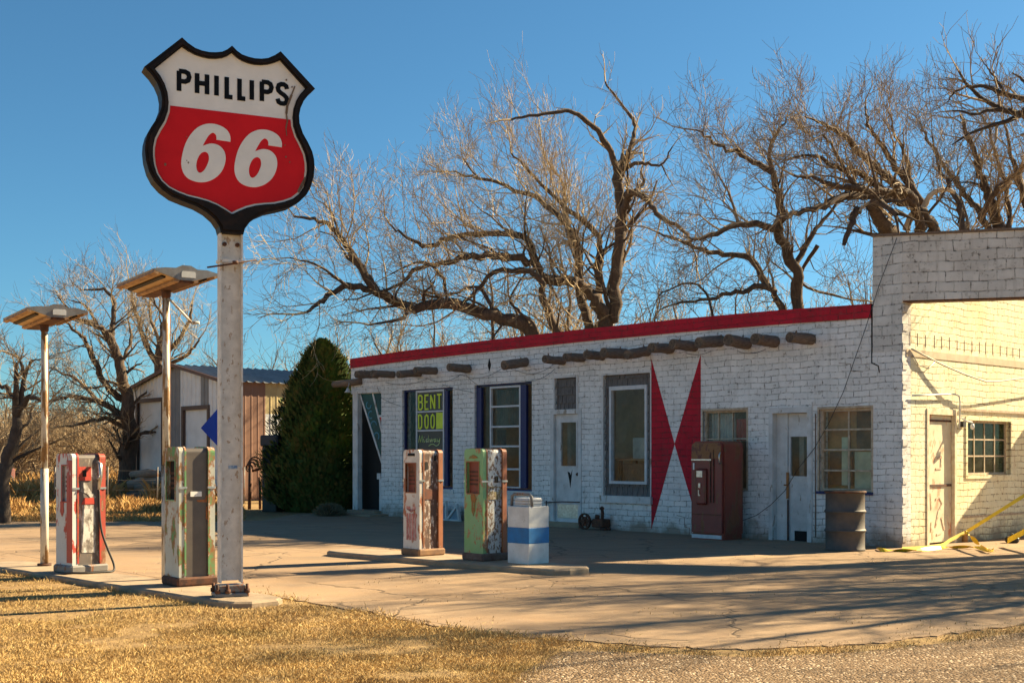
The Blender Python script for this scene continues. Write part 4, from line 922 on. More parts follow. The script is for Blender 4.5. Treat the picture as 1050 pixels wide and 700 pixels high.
# C: white and maroon rust
PC = dict(side=worn('rust_brown_under_flaking_white', (.11,.065,.05), (.62,.62,.60), .53, 13, rust=(.20,.10,.06), rough=.6, stretch=(1.6,1.6,.5)), panel=worn('cream_white_pump_paint', (.68,.64,.58), (.34,.13,.08), .60, 10, rust=(.40,.17,.09), rough=.5),
          dial=worn('red_rust_dial', (.22,.045,.025), (.10,.04,.03), .55, 12), trim=worn('orange_rust_trim', (.34,.12,.05), (.5,.42,.34), .62, 10, rust=(.22,.09,.04)), rear=worn('rusty_orange_rear', (.38,.14,.06), (.55,.48,.42), .62, 8), base=simple('tan_rust_base', (.30,.17,.08), (.18,.10,.06), 9, .85, .3), win=(.24,.84,.60,.87))
o, w, d = pump((-1.27,17.42,.085), R(42), 1.50, .38, .42, PC, 'white and maroon gas pump with flaking side, left of the green one')
m = MB(); m.prism([[(-.10,.60),(.10,.60),(.10,.66),(-.10,.66)]], .001, .001, yf) if False else None
m = MB()
for u0, u1 in ((-.11,-.075),(-.055,-.01),(.01,.055),(.075,.11)): m.prism([[(u0,.22),(u1,.22),(u1,.60),(u0,.60)]], -d-.006, -d-.001, yf)
m.prism([[(-.11,.66),(.11,.66),(.11,.70),(.03,.70),(.0,.61),(-.04,.70),(-.11,.70)]], -d-.0055, -d-.001, yf); m.build('faded_red_lettering', simple('faded_red_print', (.40,.11,.10), (.56,.35,.32), 16, .6, .05), o)
m = MB(); m.prism([rounded(-.08,.08,1.41,1.45,.008)], -d-.006, -d-.001, yf); m.build('name_plate', M['dark'], o)
fs = on_side(w)
m = MB(); m.prism([[(-.12,.80),(.11,.79),(.12,.93),(-.11,.95)]], .001, .006, fs); m.build('rust_patch', simple('red_brown_rust', (.20,.065,.035), (.10,.05,.04), 12, .8, .2), o)
m = MB(); m.prism([rounded(-.10,-.05,1.22,1.33,.02)], .001, .01, fs); m.prism([[(.06,1.34),(.10,1.34),(.10,1.42),(.07,1.42)]], .001, .01, fs); m.build('nozzle_hole', M['dark'], o)
# D: green front, mottled white side
PD = dict(side=worn('white_enamel_flaked_to_black', (.58,.61,.62), (.10,.085,.075), .555, 24, rust=(.22,.13,.08), rough=.5, stretch=(1.3,1.3,.8)), panel=worn('bright_green_pump_paint', (.17,.38,.14), (.40,.42,.30), .60, 8, rust=(.34,.14,.05), rough=.45, paint2=(.22,.40,.20)),
          dial=worn('brick_red_dial', (.26,.06,.035), (.14,.04,.03), .62, 9), trim=worn('orange_brown_trim', (.36,.13,.055), (.55,.40,.28), .60, 10, rust=(.20,.08,.035)), rear=worn('rusty_red_rear', (.36,.12,.06), (.5,.35,.25), .62, 8), base=simple('dark_rusty_base', (.10,.055,.045), (.16,.12,.10), 9, .85, .3), win=(.22,.86,.60,.88))
o, w, d = pump((-.36,16.62,.085), R(42), 1.51, .39, .43, PD, 'green fronted gas pump with mottled white side next to the blue banded block')
m = MB(); m.prism([[(-.06,.84),(-.02,.90),(.04,.92),(.06,.86),(.035,.78),(.04,.68),(.0,.60),(-.035,.68),(-.035,.78)]], -d-.006, -d-.001, yf); m.build('rust_patch', M['rust_green'], o); m = MB(); m.prism([[(-.10,1.385),(.10,1.37),(.07,1.41),(.0,1.43),(-.06,1.41)]], -d-.006, -d-.001, yf); m.build('rust_patch', M['rust_green'], o)
fs = on_side(w)
m = MB(); m.prism([[(-.11,.82),(.12,.83),(.12,1.0),(-.11,1.0)], [(-.09,.93),(-.09,.98),(.10,.98),(.10,.93)]], .001, .007, fs); m.build('badge_plate', worn('yellow_brown_badge', (.36,.28,.12), (.55,.50,.38), .5, 22, rust=(.16,.09,.04)), o)
m = MB(); m.prism([rounded(.02,.07,1.05,1.14,.015)], .001, .01, fs); m.build('nozzle_hole', M['dark'], o)

# blue banded block with a lid and handle
bk = thing('block_bin', 'white masonry block with wide blue band and metal handle beside the green pump', 'bin', (.215,16.12,.085), R(44))
q = .20
m = MB(); m.bbox(-.19,.19,-q,q,0,.27,.008); m.bbox(-.19,.19,-q,q,.472,.75,.008); m.build('white_block', M['white_block'], bk)
m = MB(); m.bbox(-.192,.192,-q-.002,q+.002,.268,.474,.006); m.build('blue_band', M['blue_paint'], bk)
m = MB(); m.bbox(-.13,.13,-.14,.14,.75,.86,.015); m.build('lid', M['pale_metal'], bk)
m = MB()
for k in (-.06,-.02,.02): m.box(-.14,.14,-.145,.145,.80+k,.806+k)
m.build('lid_slat', M['grey_rust'], bk)
def hnd(y): return dense([(-.0-.16+0,y,.74),(-.16,y,.88),(-.10,y,.915),(.10,y,.915),(.16,y,.88),(.16,y,.74)], 4)
m = MB(); m.tube([( -y_*.0 + (-.12), y2, z2) for (y2, z2) in [(-.19,.75),(-.18,.88),(-.14,.91),(.14,.91),(.18,.88),(.19,.75)] for y_ in (0,)], .02, 8); m.build('handle', M['grey_rust'], bk)

# ------------------------------------------------------------------ tall sign
SDX, SDY = .908, .419
sg = thing('gas_station_sign', 'tall white post carrying a red and white shield sign', 'sign', (-2.89,12.5,IZ), math.atan2(SDY, SDX))
def SF(u, v, d): return (u, d, v - IZ)        # local: x along the sign face, y away from the viewer
outer = [(0,5.67),(.05,5.625),(.10,5.595),(.165,5.58),(.23,5.573),(.30,5.578),(.37,5.595),(.44,5.635),(.50,5.682),(.866,5.34),(.80,5.275),(.745,5.20),(.71,5.12),(.695,5.04),(.70,4.96),(.735,4.86),(.79,4.77),(.835,4.68),(.855,4.60),(.86,4.52),(.85,4.42),(.82,4.31),(.775,4.225),(.70,4.145),(.60,4.08),(.48,4.04),(.36,4.005),(.26,3.955),(.18,3.89),(.13,3.82),(.115,3.76)]
inner = [(0,5.60),(.05,5.56),(.10,5.535),(.165,5.518),(.23,5.512),(.30,5.517),(.37,5.532),(.44,5.56),(.497,5.592),(.765,5.335),(.71,5.27),(.67,5.20),(.64,5.11),(.63,5.02),(.637,4.93),(.67,4.83),(.72,4.74),(.762,4.65),(.78,4.56),(.782,4.48),(.772,4.39),(.745,4.30),(.70,4.23),(.63,4.17),(.54,4.13),(.44,4.10),(.34,4.085),(.24,4.065),(.15,4.035),(.07,3.995),(0,3.955)]
def sym(h, closed_bottom): 
    L = [(-u, v) for u, v in h[1:]] if h[-1][0] != 0 else [(-u, v) for u, v in h[1:-1]]
    return h + L[::-1]
OUT = sym(outer, False); INN = sym(inner, True)
def scale_in(P, e):
    n = len(P); out = []; 
    ar = sum(P[i][0]*P[(i+1)%n][1]-P[(i+1)%n][0]*P[i][1] for i in range(n)); sgn = 1 if ar < 0 else -1
    for i in range(n):
        a = Vector(P[i-1]); b = Vector(P[i]); c = Vector(P[(i+1)%n]); d = ((b-a).normalized()+(c-b).normalized())
        if d.length < .1: d = c-a
        d.normalize(); nr = Vector((d.y,-d.x))*sgn; t1 = (b-a).normalized(); cs = max(.6, abs(Vector((t1.y,-t1.x)).dot(Vector((d.y,-d.x)))))
        out.append(tuple(b + nr*e/cs))
    return out
m = MB(); m.prism([OUT, INN], -.10, .10, SF); m.prism([scale_in(OUT, .03), scale_in(INN, -.012)], -.125, -.1005, SF); frm = m.build('shield_frame', M['sign_black'], sg)
m = MB(); m.prism([INN], -.07, -.05, SF); fc = m.build('shield_face', M['plastic_white'], sg)
m = MB(); m.prism([INN], .05, .07, SF); m.build('rear_shield_face', M['plastic_white'], sg)
IN2 = scale_in(INN, .022); ZR = 4.993
red = [p for p in IN2 if p[1] < ZR]
rt = max([p for p in red], key=lambda p: p[1]*10 + p[0]); 
right = [p for p in IN2 if p[0] >= 0]
def xat(z):
    q = sorted([p for p in IN2 if p[0] > 0], key=lambda p: p[1])
    for a, b in zip(q, q[1:]):
        if a[1] <= z <= b[1]: return a[0] + (b[0]-a[0])*(z-a[1])/(b[1]-a[1]+1e-9)
    return .6
xr = xat(ZR)
# walk the inner outline starting below the top line on the right, down and up the left
half = [p for p in IN2[:len(inner)] if p[1] < ZR]
redp = [(xr, ZR)] + half + [(-p[0], p[1]) for p in half[::-1] if p[0] > .01] + [(-xr, ZR)]
m = MB(); m.prism([redp], -.076, -.0705, SF); m.build('red_field', M['sign_red'], fc)
st = [-.548,-.370,-.176,-.073,.057,.183,.287,.447]
m = MB(); hP = .245; sw = .046
for ch, x in zip('PHILLIPS', st):
    wf = {'P':.144,'H':.137,'I':.1,'L':.098,'S':.143}[ch]
    word(m, ch, x, 5.128, wf, hP, sw, -.076, -.0705, SF)
m.build('lettering', M['letter_black'], fc)
def Z6(zx, zy):
    px = 165+zx/7; py = 110+zy/7; k = (px-525)/F; w_ = (12.5*k+2.89)/(SDX-SDY*k); return (w_, EYE+(HZ-py)/F*(12.5+SDY*w_))
o6 = [(487,262),(486,222),(466,182),(426,152),(370,134),(312,135),(252,160),(203,210),(166,275),(144,350),(136,420),(150,480),(185,523),(240,546),(300,550),(360,531),(410,492),(440,442),(453,386),(446,336),(420,299),(384,279),(338,275),(289,291),(310,252),(334,215),(360,197),(381,209),(388,232),(387,247)]
h6 = [(305,333),(328,348),(334,385),(320,430),(298,466),(272,483),(251,470),(243,430),(252,385),(275,346)]
def smooth(P, n=3, keep=()):
    N = len(P); out = []
    for i in range(N):
        if i in keep: out.append(P[i]); 
        a, b, c, d = [Vector(P[j % N]) for j in (i-1, i, i+1, i+2)]
        if i in keep: a = b
        if (i+1) % N in keep: d = c
        for k in range(1 if i in keep else 0, n):
            t = k/n; out.append(tuple(.5*((2*b)+(c-a)*t+(2*a-5*b+4*c-d)*t*t+(3*b-a-3*c+d)*t**3)))
    return out
m = MB(); oo = smooth([Z6(*p) for p in o6], 3, keep=(0,23,29)); hh = smooth([Z6(*p) for p in h6], 3)
for dx in (0, .531):
    m.prism([[(u+dx, v) for u, v in oo], [(u+dx, v) for u, v in hh]], -.081, -.0765, SF)
m.build('numerals', M['plastic_white'], fc)
# damage: crack through the right side, chips and bullet holes
m = MB(); ck = [(.655,5.345),(.62,5.25),(.575,5.13),(.565,5.05),(.575,4.97),(.56,4.90),(.568,4.82)]
m.stroke([ck[0], ck[1]], .012, -.084, -.0705, SF); m.stroke([ck[1], ck[2], ck[3]], .022, -.0845, -.0705, SF); m.stroke([ck[3], ck[4], ck[5]], .012, -.0842, -.0705, SF); m.stroke([ck[5], ck[6]], .006, -.0841, -.0765, SF)
for (u, v, r_) in [(.565,5.40,.008),(.625,5.335,.007),(-.435,4.44,.008),(-.45,4.46,.005),(-.45,4.70,.005),(-.66,4.40,.012),(.56,4.60,.008),(.60,4.55,.006),(.55,4.72,.006)]:
    m.prism([[(u+math.cos(t*1.05)*r_, v+math.sin(t*1.05)*r_*1.3) for t in range(6)]], -.0835, -.0707, SF)
m.prism([[(.70,4.24),(.775,4.37),(.765,4.42),(.72,4.34),(.68,4.26)]], -.079, -.0707, SF); m.build('crack', M['log'], fc)
# H-section post
m = MB(); hgt = 3.90-IZ
m.box(-.10, .10, -.009, .009, .16, hgt); m.build('post', M['post_paint'], sg)
for x in (-.108, .108):
    m = MB(); m.box(x-.008, x+.008, -.07, .07, .14, hgt+(.0)); m.build('flange', M['post_paint'], sg)
m = MB(); m.prism([[(-.13,.0),(.13,.0),(.16,.12),(-.16,.12)]], -.10, .10, lambda u,v,d: (u,d,v+hgt-.06)) ; m.build('neck_bracket', M['sign_black'], sg)
m = MB(); m.bbox(-.17,.17,-.13,.13,.0,.04,.01); m.bbox(-.14,.14,-.10,.10,.04,.12,.01)
bp = m.build('base_plate', M['grey_rust'], sg)
for x, y in ((-.15,-.11),(.15,-.11),(-.15,.11),(.15,.11),(-.05,-.12)): m = MB(); m.tube([(x,y,.04),(x,y,.13)], .016, 8); m.tube([(x,y,.04),(x,y,.08)], .03, 6); m.build('anchor_bolt', M['rustmetal'], bp)
m = MB(); zc = 3.47-IZ; m.box(-.12,.12,-.085,-.072,zc,zc+.03); m.box(-.12,.12,.072,.085,zc,zc+.03); m.box(-.128,-.118,-.085,.085,zc,zc+.03); m.box(.118,.128,-.085,.085,zc,zc+.03); m.build('clamp_band', M['post_paint'], sg)
m = MB(); m.tube([(-.25,-.09,zc-.07),(.0,-.10,zc-.02),(.25,-.09,zc+.04)], .010, 6); m.lathe([(0,0),(.03,0),(.03,.03),(0,.03)], 8, (.03,-.11,zc-.02)); m.build('rod', M['rustmetal'], sg)
m = MB(); m.box(-.02,.07,-.014,-.0095,1.30,1.335); m.build('blue_sticker', simple('blue_sticker', (.03,.14,.38), (.4,.5,.6), 40, .5, 0), sg)
m = MB(); m.lathe([(0,0),(.012,.0),(.012,.01),(0,.01)], 8, (.09,-.016,1.315)); m.build('sticker_bolt', M['plastic_white'], sg)
for x in (-.06,.07):
    m = MB(); m.tube([(x,-.009,3.66-IZ),(x,-.03,3.66-IZ)], .022, 8); m.build('post_bolt', M['rustmetal'], sg)

# ------------------------------------------------------------------ lamp poles with gull-wing heads
GX = Vector((.838, .546)); 
def lamp(loc, H, label, brace_=False):
    o = thing('light_pole', label, 'light pole', loc, math.atan2(.546, .838), 'pump island light poles')
    # local x across the wings, y away from the viewer along the head
    m = MB(); m.tube([(0,0,0),(0,0,H*.40)], .052, 12); m.tube([(0,0,H*.40),(0,0,H)], .042, 12, 0); m.build('pole', M['pole_paint'], o)
    m = MB(); m.tube([(0,0,.0),(0,0,.03)], .09, 12); m.tube([(.045,0,.6),(.045,0,H-.3)], .010, 6); m.build('conduit', M['rustmetal'], o)
    L = .75; wv = .37
    def sec(sc, dz): # gull-wing section: upper skin
        return [(-wv*sc,.105+dz),(-.24*sc,.125+dz),(-.12*sc,.13+dz),(-.05*sc,.165+dz),(.05*sc,.165+dz),(.12*sc,.13+dz),(.24*sc,.13+dz),(wv*sc,.10+dz),(wv*sc,.085+dz),(.08*sc,.0+dz),(-.08*sc,.0+dz),(-wv*sc,.09+dz)]
    hd_ = bpy.data.objects.new('lamp_head', None); 
    m = MB(); S = sec(1, H); m.prism([[p for p in S]], -L, -L+.03, lambda u,v,d: (u,d,v)); m.prism([S], L-.03, L, lambda u,v,d: (u,d,v))
    T = S[:8] + [(S[7][0]-.005, S[7][1]-.02)] + [(p[0], p[1]-.02) for p in S[6:0:-1]] + [(S[0][0]+.005, S[0][1]-.02)]
    m.prism([T], -L+.03, L-.03, lambda u,v,d: (u,d,v)); hd_ = m.build('lamp_head', M['lamp_metal'], o)
    # undersides: dark tray with tan reflector panels
    for sgn in (-1, 1):
        a = Vector((sgn*.08, H+.0)); b = Vector((sgn*wv, H+.088)); nrm = Vector((sgn*(b.y-a.y), -abs(b.x-a.x))).normalized()
        def q(t, e): p = a.lerp(b, t) + nrm*e; return (p.x, p.y)
        m = MB(); m.prism([[q(0,0),q(1,0),q(1,-.012),q(0,-.012)]], -L+.03, L-.03, lambda u,v,d: (u,d,v)); m.build('reflector', M['tan_panel'], hd_)
        m = MB(); m.prism([[q(.80,.028),q(.98,.028),q(.98,.001),q(.80,.001)]], -L+.0, L-.0, lambda u,v,d: (u,d,v)); m.prism([[q(.0,.03),q(.16,.03),q(.16,.001),q(.0,.001)]], -L, L, lambda u,v,d: (u,d,v)); m.build('rim', simple('tan_rusty_rim', (.42,.26,.13), (.20,.10,.05), 10, .7, .1), hd_)
        m = MB(); m.prism([[q(.45,.02),q(.60,.02),q(.60,.001),q(.45,.001)]], -L+.08, L-.08, lambda u,v,d: (u,d,v)); m.build('tube_channel', M['sign_black'], hd_)
    m = MB(); m.box(-.075,.075,-L+.02,L-.02,H-.03,H-.001); m.build('spine', M['rustmetal'], hd_)
    m = MB(); m.prism([rounded(-.06,.10,H+.03,H+.10,.02)], -L-.008, -L-.001, lambda u,v,d: (u,d,v)); m.build('end_plate', M['pale_metal'], hd_)
    m = MB(); m.lathe([(.042,0),(.055,.02),(.055,.08),(.05,.10),(0,.10)], 12, (0,0,H-.12)); m.build('socket', M['rustmetal'], o)
    if brace_:
        m = MB(); m.tube([(.02,-.03,H-.12),(.28,-.14,H-.42)], .016, 6); m.tube([(.26,-.13,H-.40),(.34,-.17,H-.40)], .02, 6); m.build('arm', M['pole_paint'], o)
    return o
lamp((-6.11,15.93,IZ-.0), 3.17, 'slim lamp pole at the far left with a small wing-shaped tan head')
lamp((-4.03,14.20,0.01), 3.44, 'lamp pole between the two left pumps with the larger wing-shaped head and side arm', True)

# ------------------------------------------------------------------ steel shed far left
SC = Vector((-9.38, 40.0, 0)); sh = thing('steel_shed', 'white ribbed steel shed with roller doors, brown side wall and blue grey roof', 'shed', SC, RZ)
Lw = 6.95; EH = 3.95; RH = 4.62
def ribbed(m, x0, x1, z0, ztop, fn, pitch=.30, h=.03):
    n = max(1, int(round((x1-x0)/pitch)))
    for i in range(n):
        a = x0+(x1-x0)*i/n; b = x0+(x1-x0)*(i+1)/n; p = (b-a)
        P = [(a,0),(a+p*.72,0),(a+p*.78,-h),(a+p*.92,-h),(b,0)]
        for (u0,d0),(u1,d1) in zip(P, P[1:]):
            m.add([fn(u0,z0,d0),fn(u1,z0,d1),fn(u1,ztop(u1),d1),fn(u0,ztop(u0),d0)], [(0,1,2,3)])
gz = lambda x: EH + (RH-EH)*(1-abs((x+Lw/2)/(Lw/2)))
def shx(px): k = (px-525)/F; return -((SC.x - SC.y*k)/(DX + DY*k)) if True else 0
def shz(px, py): Y = SC.y - DY*shx(px); return EYE + (HZ-py)/F*Y
cols_ = [(136,141,'w'),(167,185,'g'),(185,206,'w'),(206,213.5,'g'),(213.5,232,'w')]
dA = (shx(141), shx(167), 0, shz(141,412)); dB = (shx(188), shx(214), 0, shz(188,419.5))
mg = simple('grey_ribbed_steel', (.21,.21,.215), (.17,.17,.175), 2, .5, .1)
m = MB(); F0 = lambda u,v,d: (u,d,v)
ribbed(m, -Lw, dA[0], 0, gz, F0); ribbed(m, dA[0], dA[1], dA[3], gz, F0); ribbed(m, shx(185), dB[0], 0, gz, F0); ribbed(m, dB[0], shx(206), dB[3], gz, F0); ribbed(m, shx(214), 0, 0, gz, F0)
m.build('gable_wall', M['white_shed'], sh, normals=False)
m = MB(); ribbed(m, dA[1], shx(185), 0, gz, F0); ribbed(m, shx(206), dB[1], dB[3], gz, F0); m.build('grey_wall_strip', mg, sh, normals=False)
for dd in (dA, dB):
    m = MB(); nseg = 7
    for i in range(nseg):
        z0 = dd[3]*i/nseg; z1 = dd[3]*(i+1)/nseg; m.box(dd[0]+.05, dd[1]-.05, .06, .10, z0+.012, z1-.004); m.box(dd[0]+.05, dd[1]-.05, .075, .10, z1-.004, z1+.012)
    m.build('roller_door', M['white_shed'], sh)
    m = MB(); m.prism([[(dd[0]-.08,0),(dd[0]+.05,0),(dd[0]+.05,dd[3]-.04),(dd[1]-.05,dd[3]-.04),(dd[1]-.05,0),(dd[1]+.08,0),(dd[1]+.08,dd[3]+.1),(dd[0]-.08,dd[3]+.1)]], -.05, .06, F0); m.build('door_trim', simple('brown_trim', (.10,.06,.045), None, 5, .6, .1), sh)
SLn = 10.0; FS = lambda u,v,d: (-d,u,v)
m = MB(); ribbed(m, 0, 1.47, 0, lambda u: EH, FS, .24, .008); m.build('brown_side_wall', simple('brick_brown_steel', (.23,.12,.08), (.19,.10,.068), 2, .5, .1), sh, normals=False)
m = MB(); ribbed(m, 1.47, SLn, 0, lambda u: 2.9, FS, .24, .012); m.build('pale_side_wall', M['white_shed'], sh, normals=False)
m = MB(); ribbed(m, 1.47, SLn, 2.9, lambda u: EH, FS, .24, .012); m.build('yellow_wall_strip', simple('yellow_steel', (.50,.40,.20), None, 2, .5, .1), sh, normals=False)
m = MB(); m.box(-Lw, 0, SLn, SLn+.05, 0, EH); m.box(-Lw, -Lw+.05, .01, SLn, 0, EH); m.build('rear_wall', M['white_shed'], sh)
m = MB(); 
for sgn in (0, 1):
    n = 34
    for i in range(n):
        y0 = -.2 + (SLn+.4)*i/n; y1 = -.2 + (SLn+.4)*(i+1)/n; ym = (y0*.35+y1*.65)
        xe = .18 if sgn else -Lw-.18; xm = -Lw/2
        for ya, yb, ha, hb in ((y0, ym, 0, 0), (ym, (ym+y1)/2, 0, .05), ((ym+y1)/2, y1, .05, 0)):
            m.add([(xe,ya,EH-.02+ha),(xe,yb,EH-.02+hb),(xm,yb,RH+.04+hb),(xm,ya,RH+.04+ha)], [(0,1,2,3)])
m.build('roof', simple('blue_grey_roof_steel', (.23,.25,.26), (.17,.18,.19), 2, .4, .1, metal=.3), sh, normals=False)
m = MB(); m.prism([[(-Lw-.2,EH-.10),(-Lw/2,RH-.03),(.2,EH-.10),(.2,EH+.02),(-Lw/2,RH+.09),(-Lw-.2,EH+.02)]], -.22, -.18, F0); m.build('fascia', simple('rust_fascia', (.13,.07,.05), None, 5, .6, .1), sh)
# blue diamond board on the shed wall
uc = shx(228.5); zc = shz(228.5,438); hwz = .74
m = MB(); m.prism([[(uc-1.32,zc),(uc-.05,zc-hwz*.92),(uc+.6,zc),(uc-.05,zc+hwz*.92)]], -.10, -.06, F0); m.build('diamond_sign', M['diamond'], sh)
# driftwood pile, cabinet, tractor remnant, fence posts
lg = thing('log_pile', 'weathered grey logs lying in the dry grass before the shed', 'logs', G(160,513))
random.seed(21)
for k in range(9):
    m = MB(); x0 = random.uniform(-1.2,.2); L = random.uniform(1.2,2.2); z0 = .15+.09*k; tl = random.uniform(-.12,.22)
    m.tube([(x0,random.uniform(-.2,.4),z0),(x0+L*.5,random.uniform(-.2,.3),z0+tl*.5+.05),(x0+L,random.uniform(-.2,.3),z0+tl)], [random.uniform(.08,.14),random.uniform(.14,.2),random.uniform(.07,.13)], 9)
    m.build('log', simple('driftwood_%s' % 'abcdefghi'[k], (.27,.225,.175), (.17,.14,.11), 6, .95, .6, stretch=(.5,3,3)), lg)
g = G(262, 527); cb = thing('utility_cabinet', 'tall dark cabinet standing between the shed and the evergreen', 'cabinet', (g[0]+.15,g[1]+1.5,0), R(-20))
m = MB(); m.bbox(-.22,.22,-.2,.2,0,1.75,.02); m.build('cabinet_body', simple('dark_olive_metal', (.035,.037,.033), (.05,.045,.035), 6, .6, .1), cb)
m = MB(); m.bbox(-.26,.28,-.24,.24,1.75,2.05,.03); m.build('cabinet_cap', simple('black_blue_cap', (.02,.022,.035), None, 6, .5, .1), cb)
m = MB(); m.box(-.18,.18,-.215,-.202,.2,1.6); m.build('cabinet_door', simple('dull_olive_metal', (.045,.045,.038), None, 6, .6, .1), cb)
g = G(255, 522); jk = thing('scrap_coil', 'rusty coil of scrap iron leaning by the dark cabinet', 'scrap', (g[0],g[1],.0), 0)
for k in range(4):
    m = MB(); r_ = .10+.03*k; m.tube([(math.cos(t*.5)*r_+.05*k, .03*k+.02*t, 1.15+.14*k*.3+math.sin(t*.5)*r_) for t in range(13)], .025, 6); m.build('ring', M['rustmetal'], jk)
m = MB(); m.tube([(0,.1,0),(.02,.12,1.3)], .05, 7); m.tube([(.3,.1,0),(.28,.12,.9)], .04, 7); m.build('stand', M['rustmetal'], jk)
g = G(-2, 505); tc = thing('farm_implement', 'rusty red farm implement half out of frame in the far grass', 'farm machine', (g[0],g[1],0), 0)
m = MB(); m.bbox(-.5,.55,-.4,.4,.55,1.0,.06); m.build('frame', simple('dull_red_iron', (.17,.035,.03), (.10,.04,.03), 6, .7, .2), tc)
for x in (-.35,.4): m = MB(); m.tube([(x,-.45,.42),(x,-.36,.42)], .42, 16); m.tube([(x,-.47,.42),(x,-.34,.42)], .15, 10, 0); m.build('wheel', M['rubber'], tc)
fn_ = thing('wire_fence', 'thin wire fence on slim posts before the shed and brush', 'fence')
fp = [W(px, 467, 38) for px in (-60,-5,56,110,161,218,250)]
for p in fp: m = MB(); m.tube([(p.x,p.y,0),(p.x+.02,p.y,1.15)], .022, 6); m.build('fence_post', M['grey_rust'], fn_)
m = MB()
for z in (.45,.75,1.05):
    for a, b in zip(fp, fp[1:]): m.tube(sag((a.x,a.y,z),(b.x,b.y,z),.02,4), .004, 4)
m.build('fence_wire', M['grey_rust'], fn_)
# round dry bush at the foot of the evergreen
def bush_s():
    a = random.uniform(0,6.28); r_ = abs(random.gauss(0,.12)); return (math.cos(a)*r_, math.sin(a)*r_, 1-r_*1.2)
g = G(338, 529); b_ = blades(2600, bush_s, (.25,.42), .010, 1.35).build('dry_bush', simple('grey_straw', (.19,.16,.09), (.12,.10,.055), 8, .9, 0), None, (g[0],g[1],0), 0, normals=False)
tag(b_, 'round dry grass tussock at the foot of the evergreen', 'bush')

# ------------------------------------------------------------------ evergreen
random.seed(5)
ev = thing('evergreen_tree', 'dense dark conical evergreen at the left end of the station', 'tree', (-5.15,33.2,0))
m = MB(); m.tube([(0,0,0),(0,0,1.2),(.03,0,3.9)], [.16,.12,.03], 8); m.build('trunk', M['bark'], ev)
m = MB(); Hc = 4.55
def cr(t): # radius against height fraction
    return 1.62*(.74+.26*math.sin(min(1,t/.22)*math.pi/2))*(1-max(0,(t-.22)/.78))**.62 if t < 1 else 0
core = [(0,.0),(1.05,.0)] + [(max(.02, cr(k/16)*.86), .05+Hc*k/16*.97) for k in range(1,16)] + [(0,Hc*.97)]
m.lathe(core, 24, smooth=False)
for _ in range(30000):
    t = random.random()**1.15; r0 = cr(t); a = random.uniform(0, 6.283)
    lump = 1 + .09*math.sin(a*5+t*9) + .07*math.sin(a*9-t*17) + .05*math.sin(a*3+t*31)
    tuft = noise.noise(Vector((math.cos(a)*r0*2.4, math.sin(a)*r0*2.4, Hc*t*2.0))); r_ = r0*lump*(random.uniform(.82,1.03)+.16*tuft) + (random.uniform(0,.14) if random.random() < .08 else 0); z = .03+Hc*t
    p = Vector((math.cos(a)*r_, math.sin(a)*r_, z)); outd = Vector((math.cos(a), math.sin(a), random.uniform(.7,1.9))).normalized()
    tn = Vector((-math.sin(a), math.cos(a), random.uniform(-.4,.4))).normalized(); L = random.uniform(.07,.19); wd = random.uniform(.02,.045)
    b = len(m.v); m.v += [tuple(p-tn*wd), tuple(p+outd*L*.5-tn*wd*1.2), tuple(p+outd*L), tuple(p+outd*L*.5+tn*wd*1.2), tuple(p+tn*wd)]
    m.f.append([b,b+1,b+2,b+3,b+4]); m.m.append(0); m.sm.append(False)
m.build('crown', M['ever'], ev, normals=False)

# ------------------------------------------------------------------ bare winter trees
class TB:
    """fast collector of tapered tubes"""
    def __init__(s): s.v = []; s.f = []
    def seg(s, pts, rad, n):
        b = len(s.v); N = len(pts); prev = None
        for i in range(N):
            p = pts[i]; q0 = pts[max(i-1,0)]; q1 = pts[min(i+1,N-1)]
            dx, dy, dz = q1[0]-q0[0], q1[1]-q0[1], q1[2]-q0[2]; l = math.sqrt(dx*dx+dy*dy+dz*dz) or 1; dx/=l; dy/=l; dz/=l
            if abs(dz) < .9: ax, ay, az = dy, -dx, 0.0
            else: ax, ay, az = 0.0, dz, -dy
            l = math.sqrt(ax*ax+ay*ay+az*az) or 1; ax/=l; ay/=l; az/=l
            if prev and ax*prev[0]+ay*prev[1]+az*prev[2] < 0: ax, ay, az = -ax, -ay, -az
            prev = (ax,ay,az)
            bx, by, bz = dy*az-dz*ay, dz*ax-dx*az, dx*ay-dy*ax; r = rad[i]
            for k in range(n):
                c = CS[n][k]; s.v.append((p[0]+(ax*c[0]+bx*c[1])*r, p[1]+(ay*c[0]+by*c[1])*r, p[2]+(az*c[0]+bz*c[1])*r))
        for i in range(N-1):
            o = b+i*n
            for k in range(n):
                j = (k+1) % n; s.f.append((o+k, o+j, o+n+j, o+n+k))
    def build(s, name, mat, parent, smooth=True):
        me = bpy.data.meshes.new(name); me.from_pydata(s.v, [], s.f); me.materials.append(mat)
        me.polygons.foreach_set('use_smooth', [smooth]*len(s.f)); me.update()
        o = bpy.data.objects.new(name, me); COL.objects.link(o); o.parent = parent; return o
CS = {n: [(math.cos(2*math.pi*k/n), math.sin(2*math.pi*k/n)) for k in range(n)] for n in (3,4,5,6,7,8,10)}
rnd = random.Random(11)
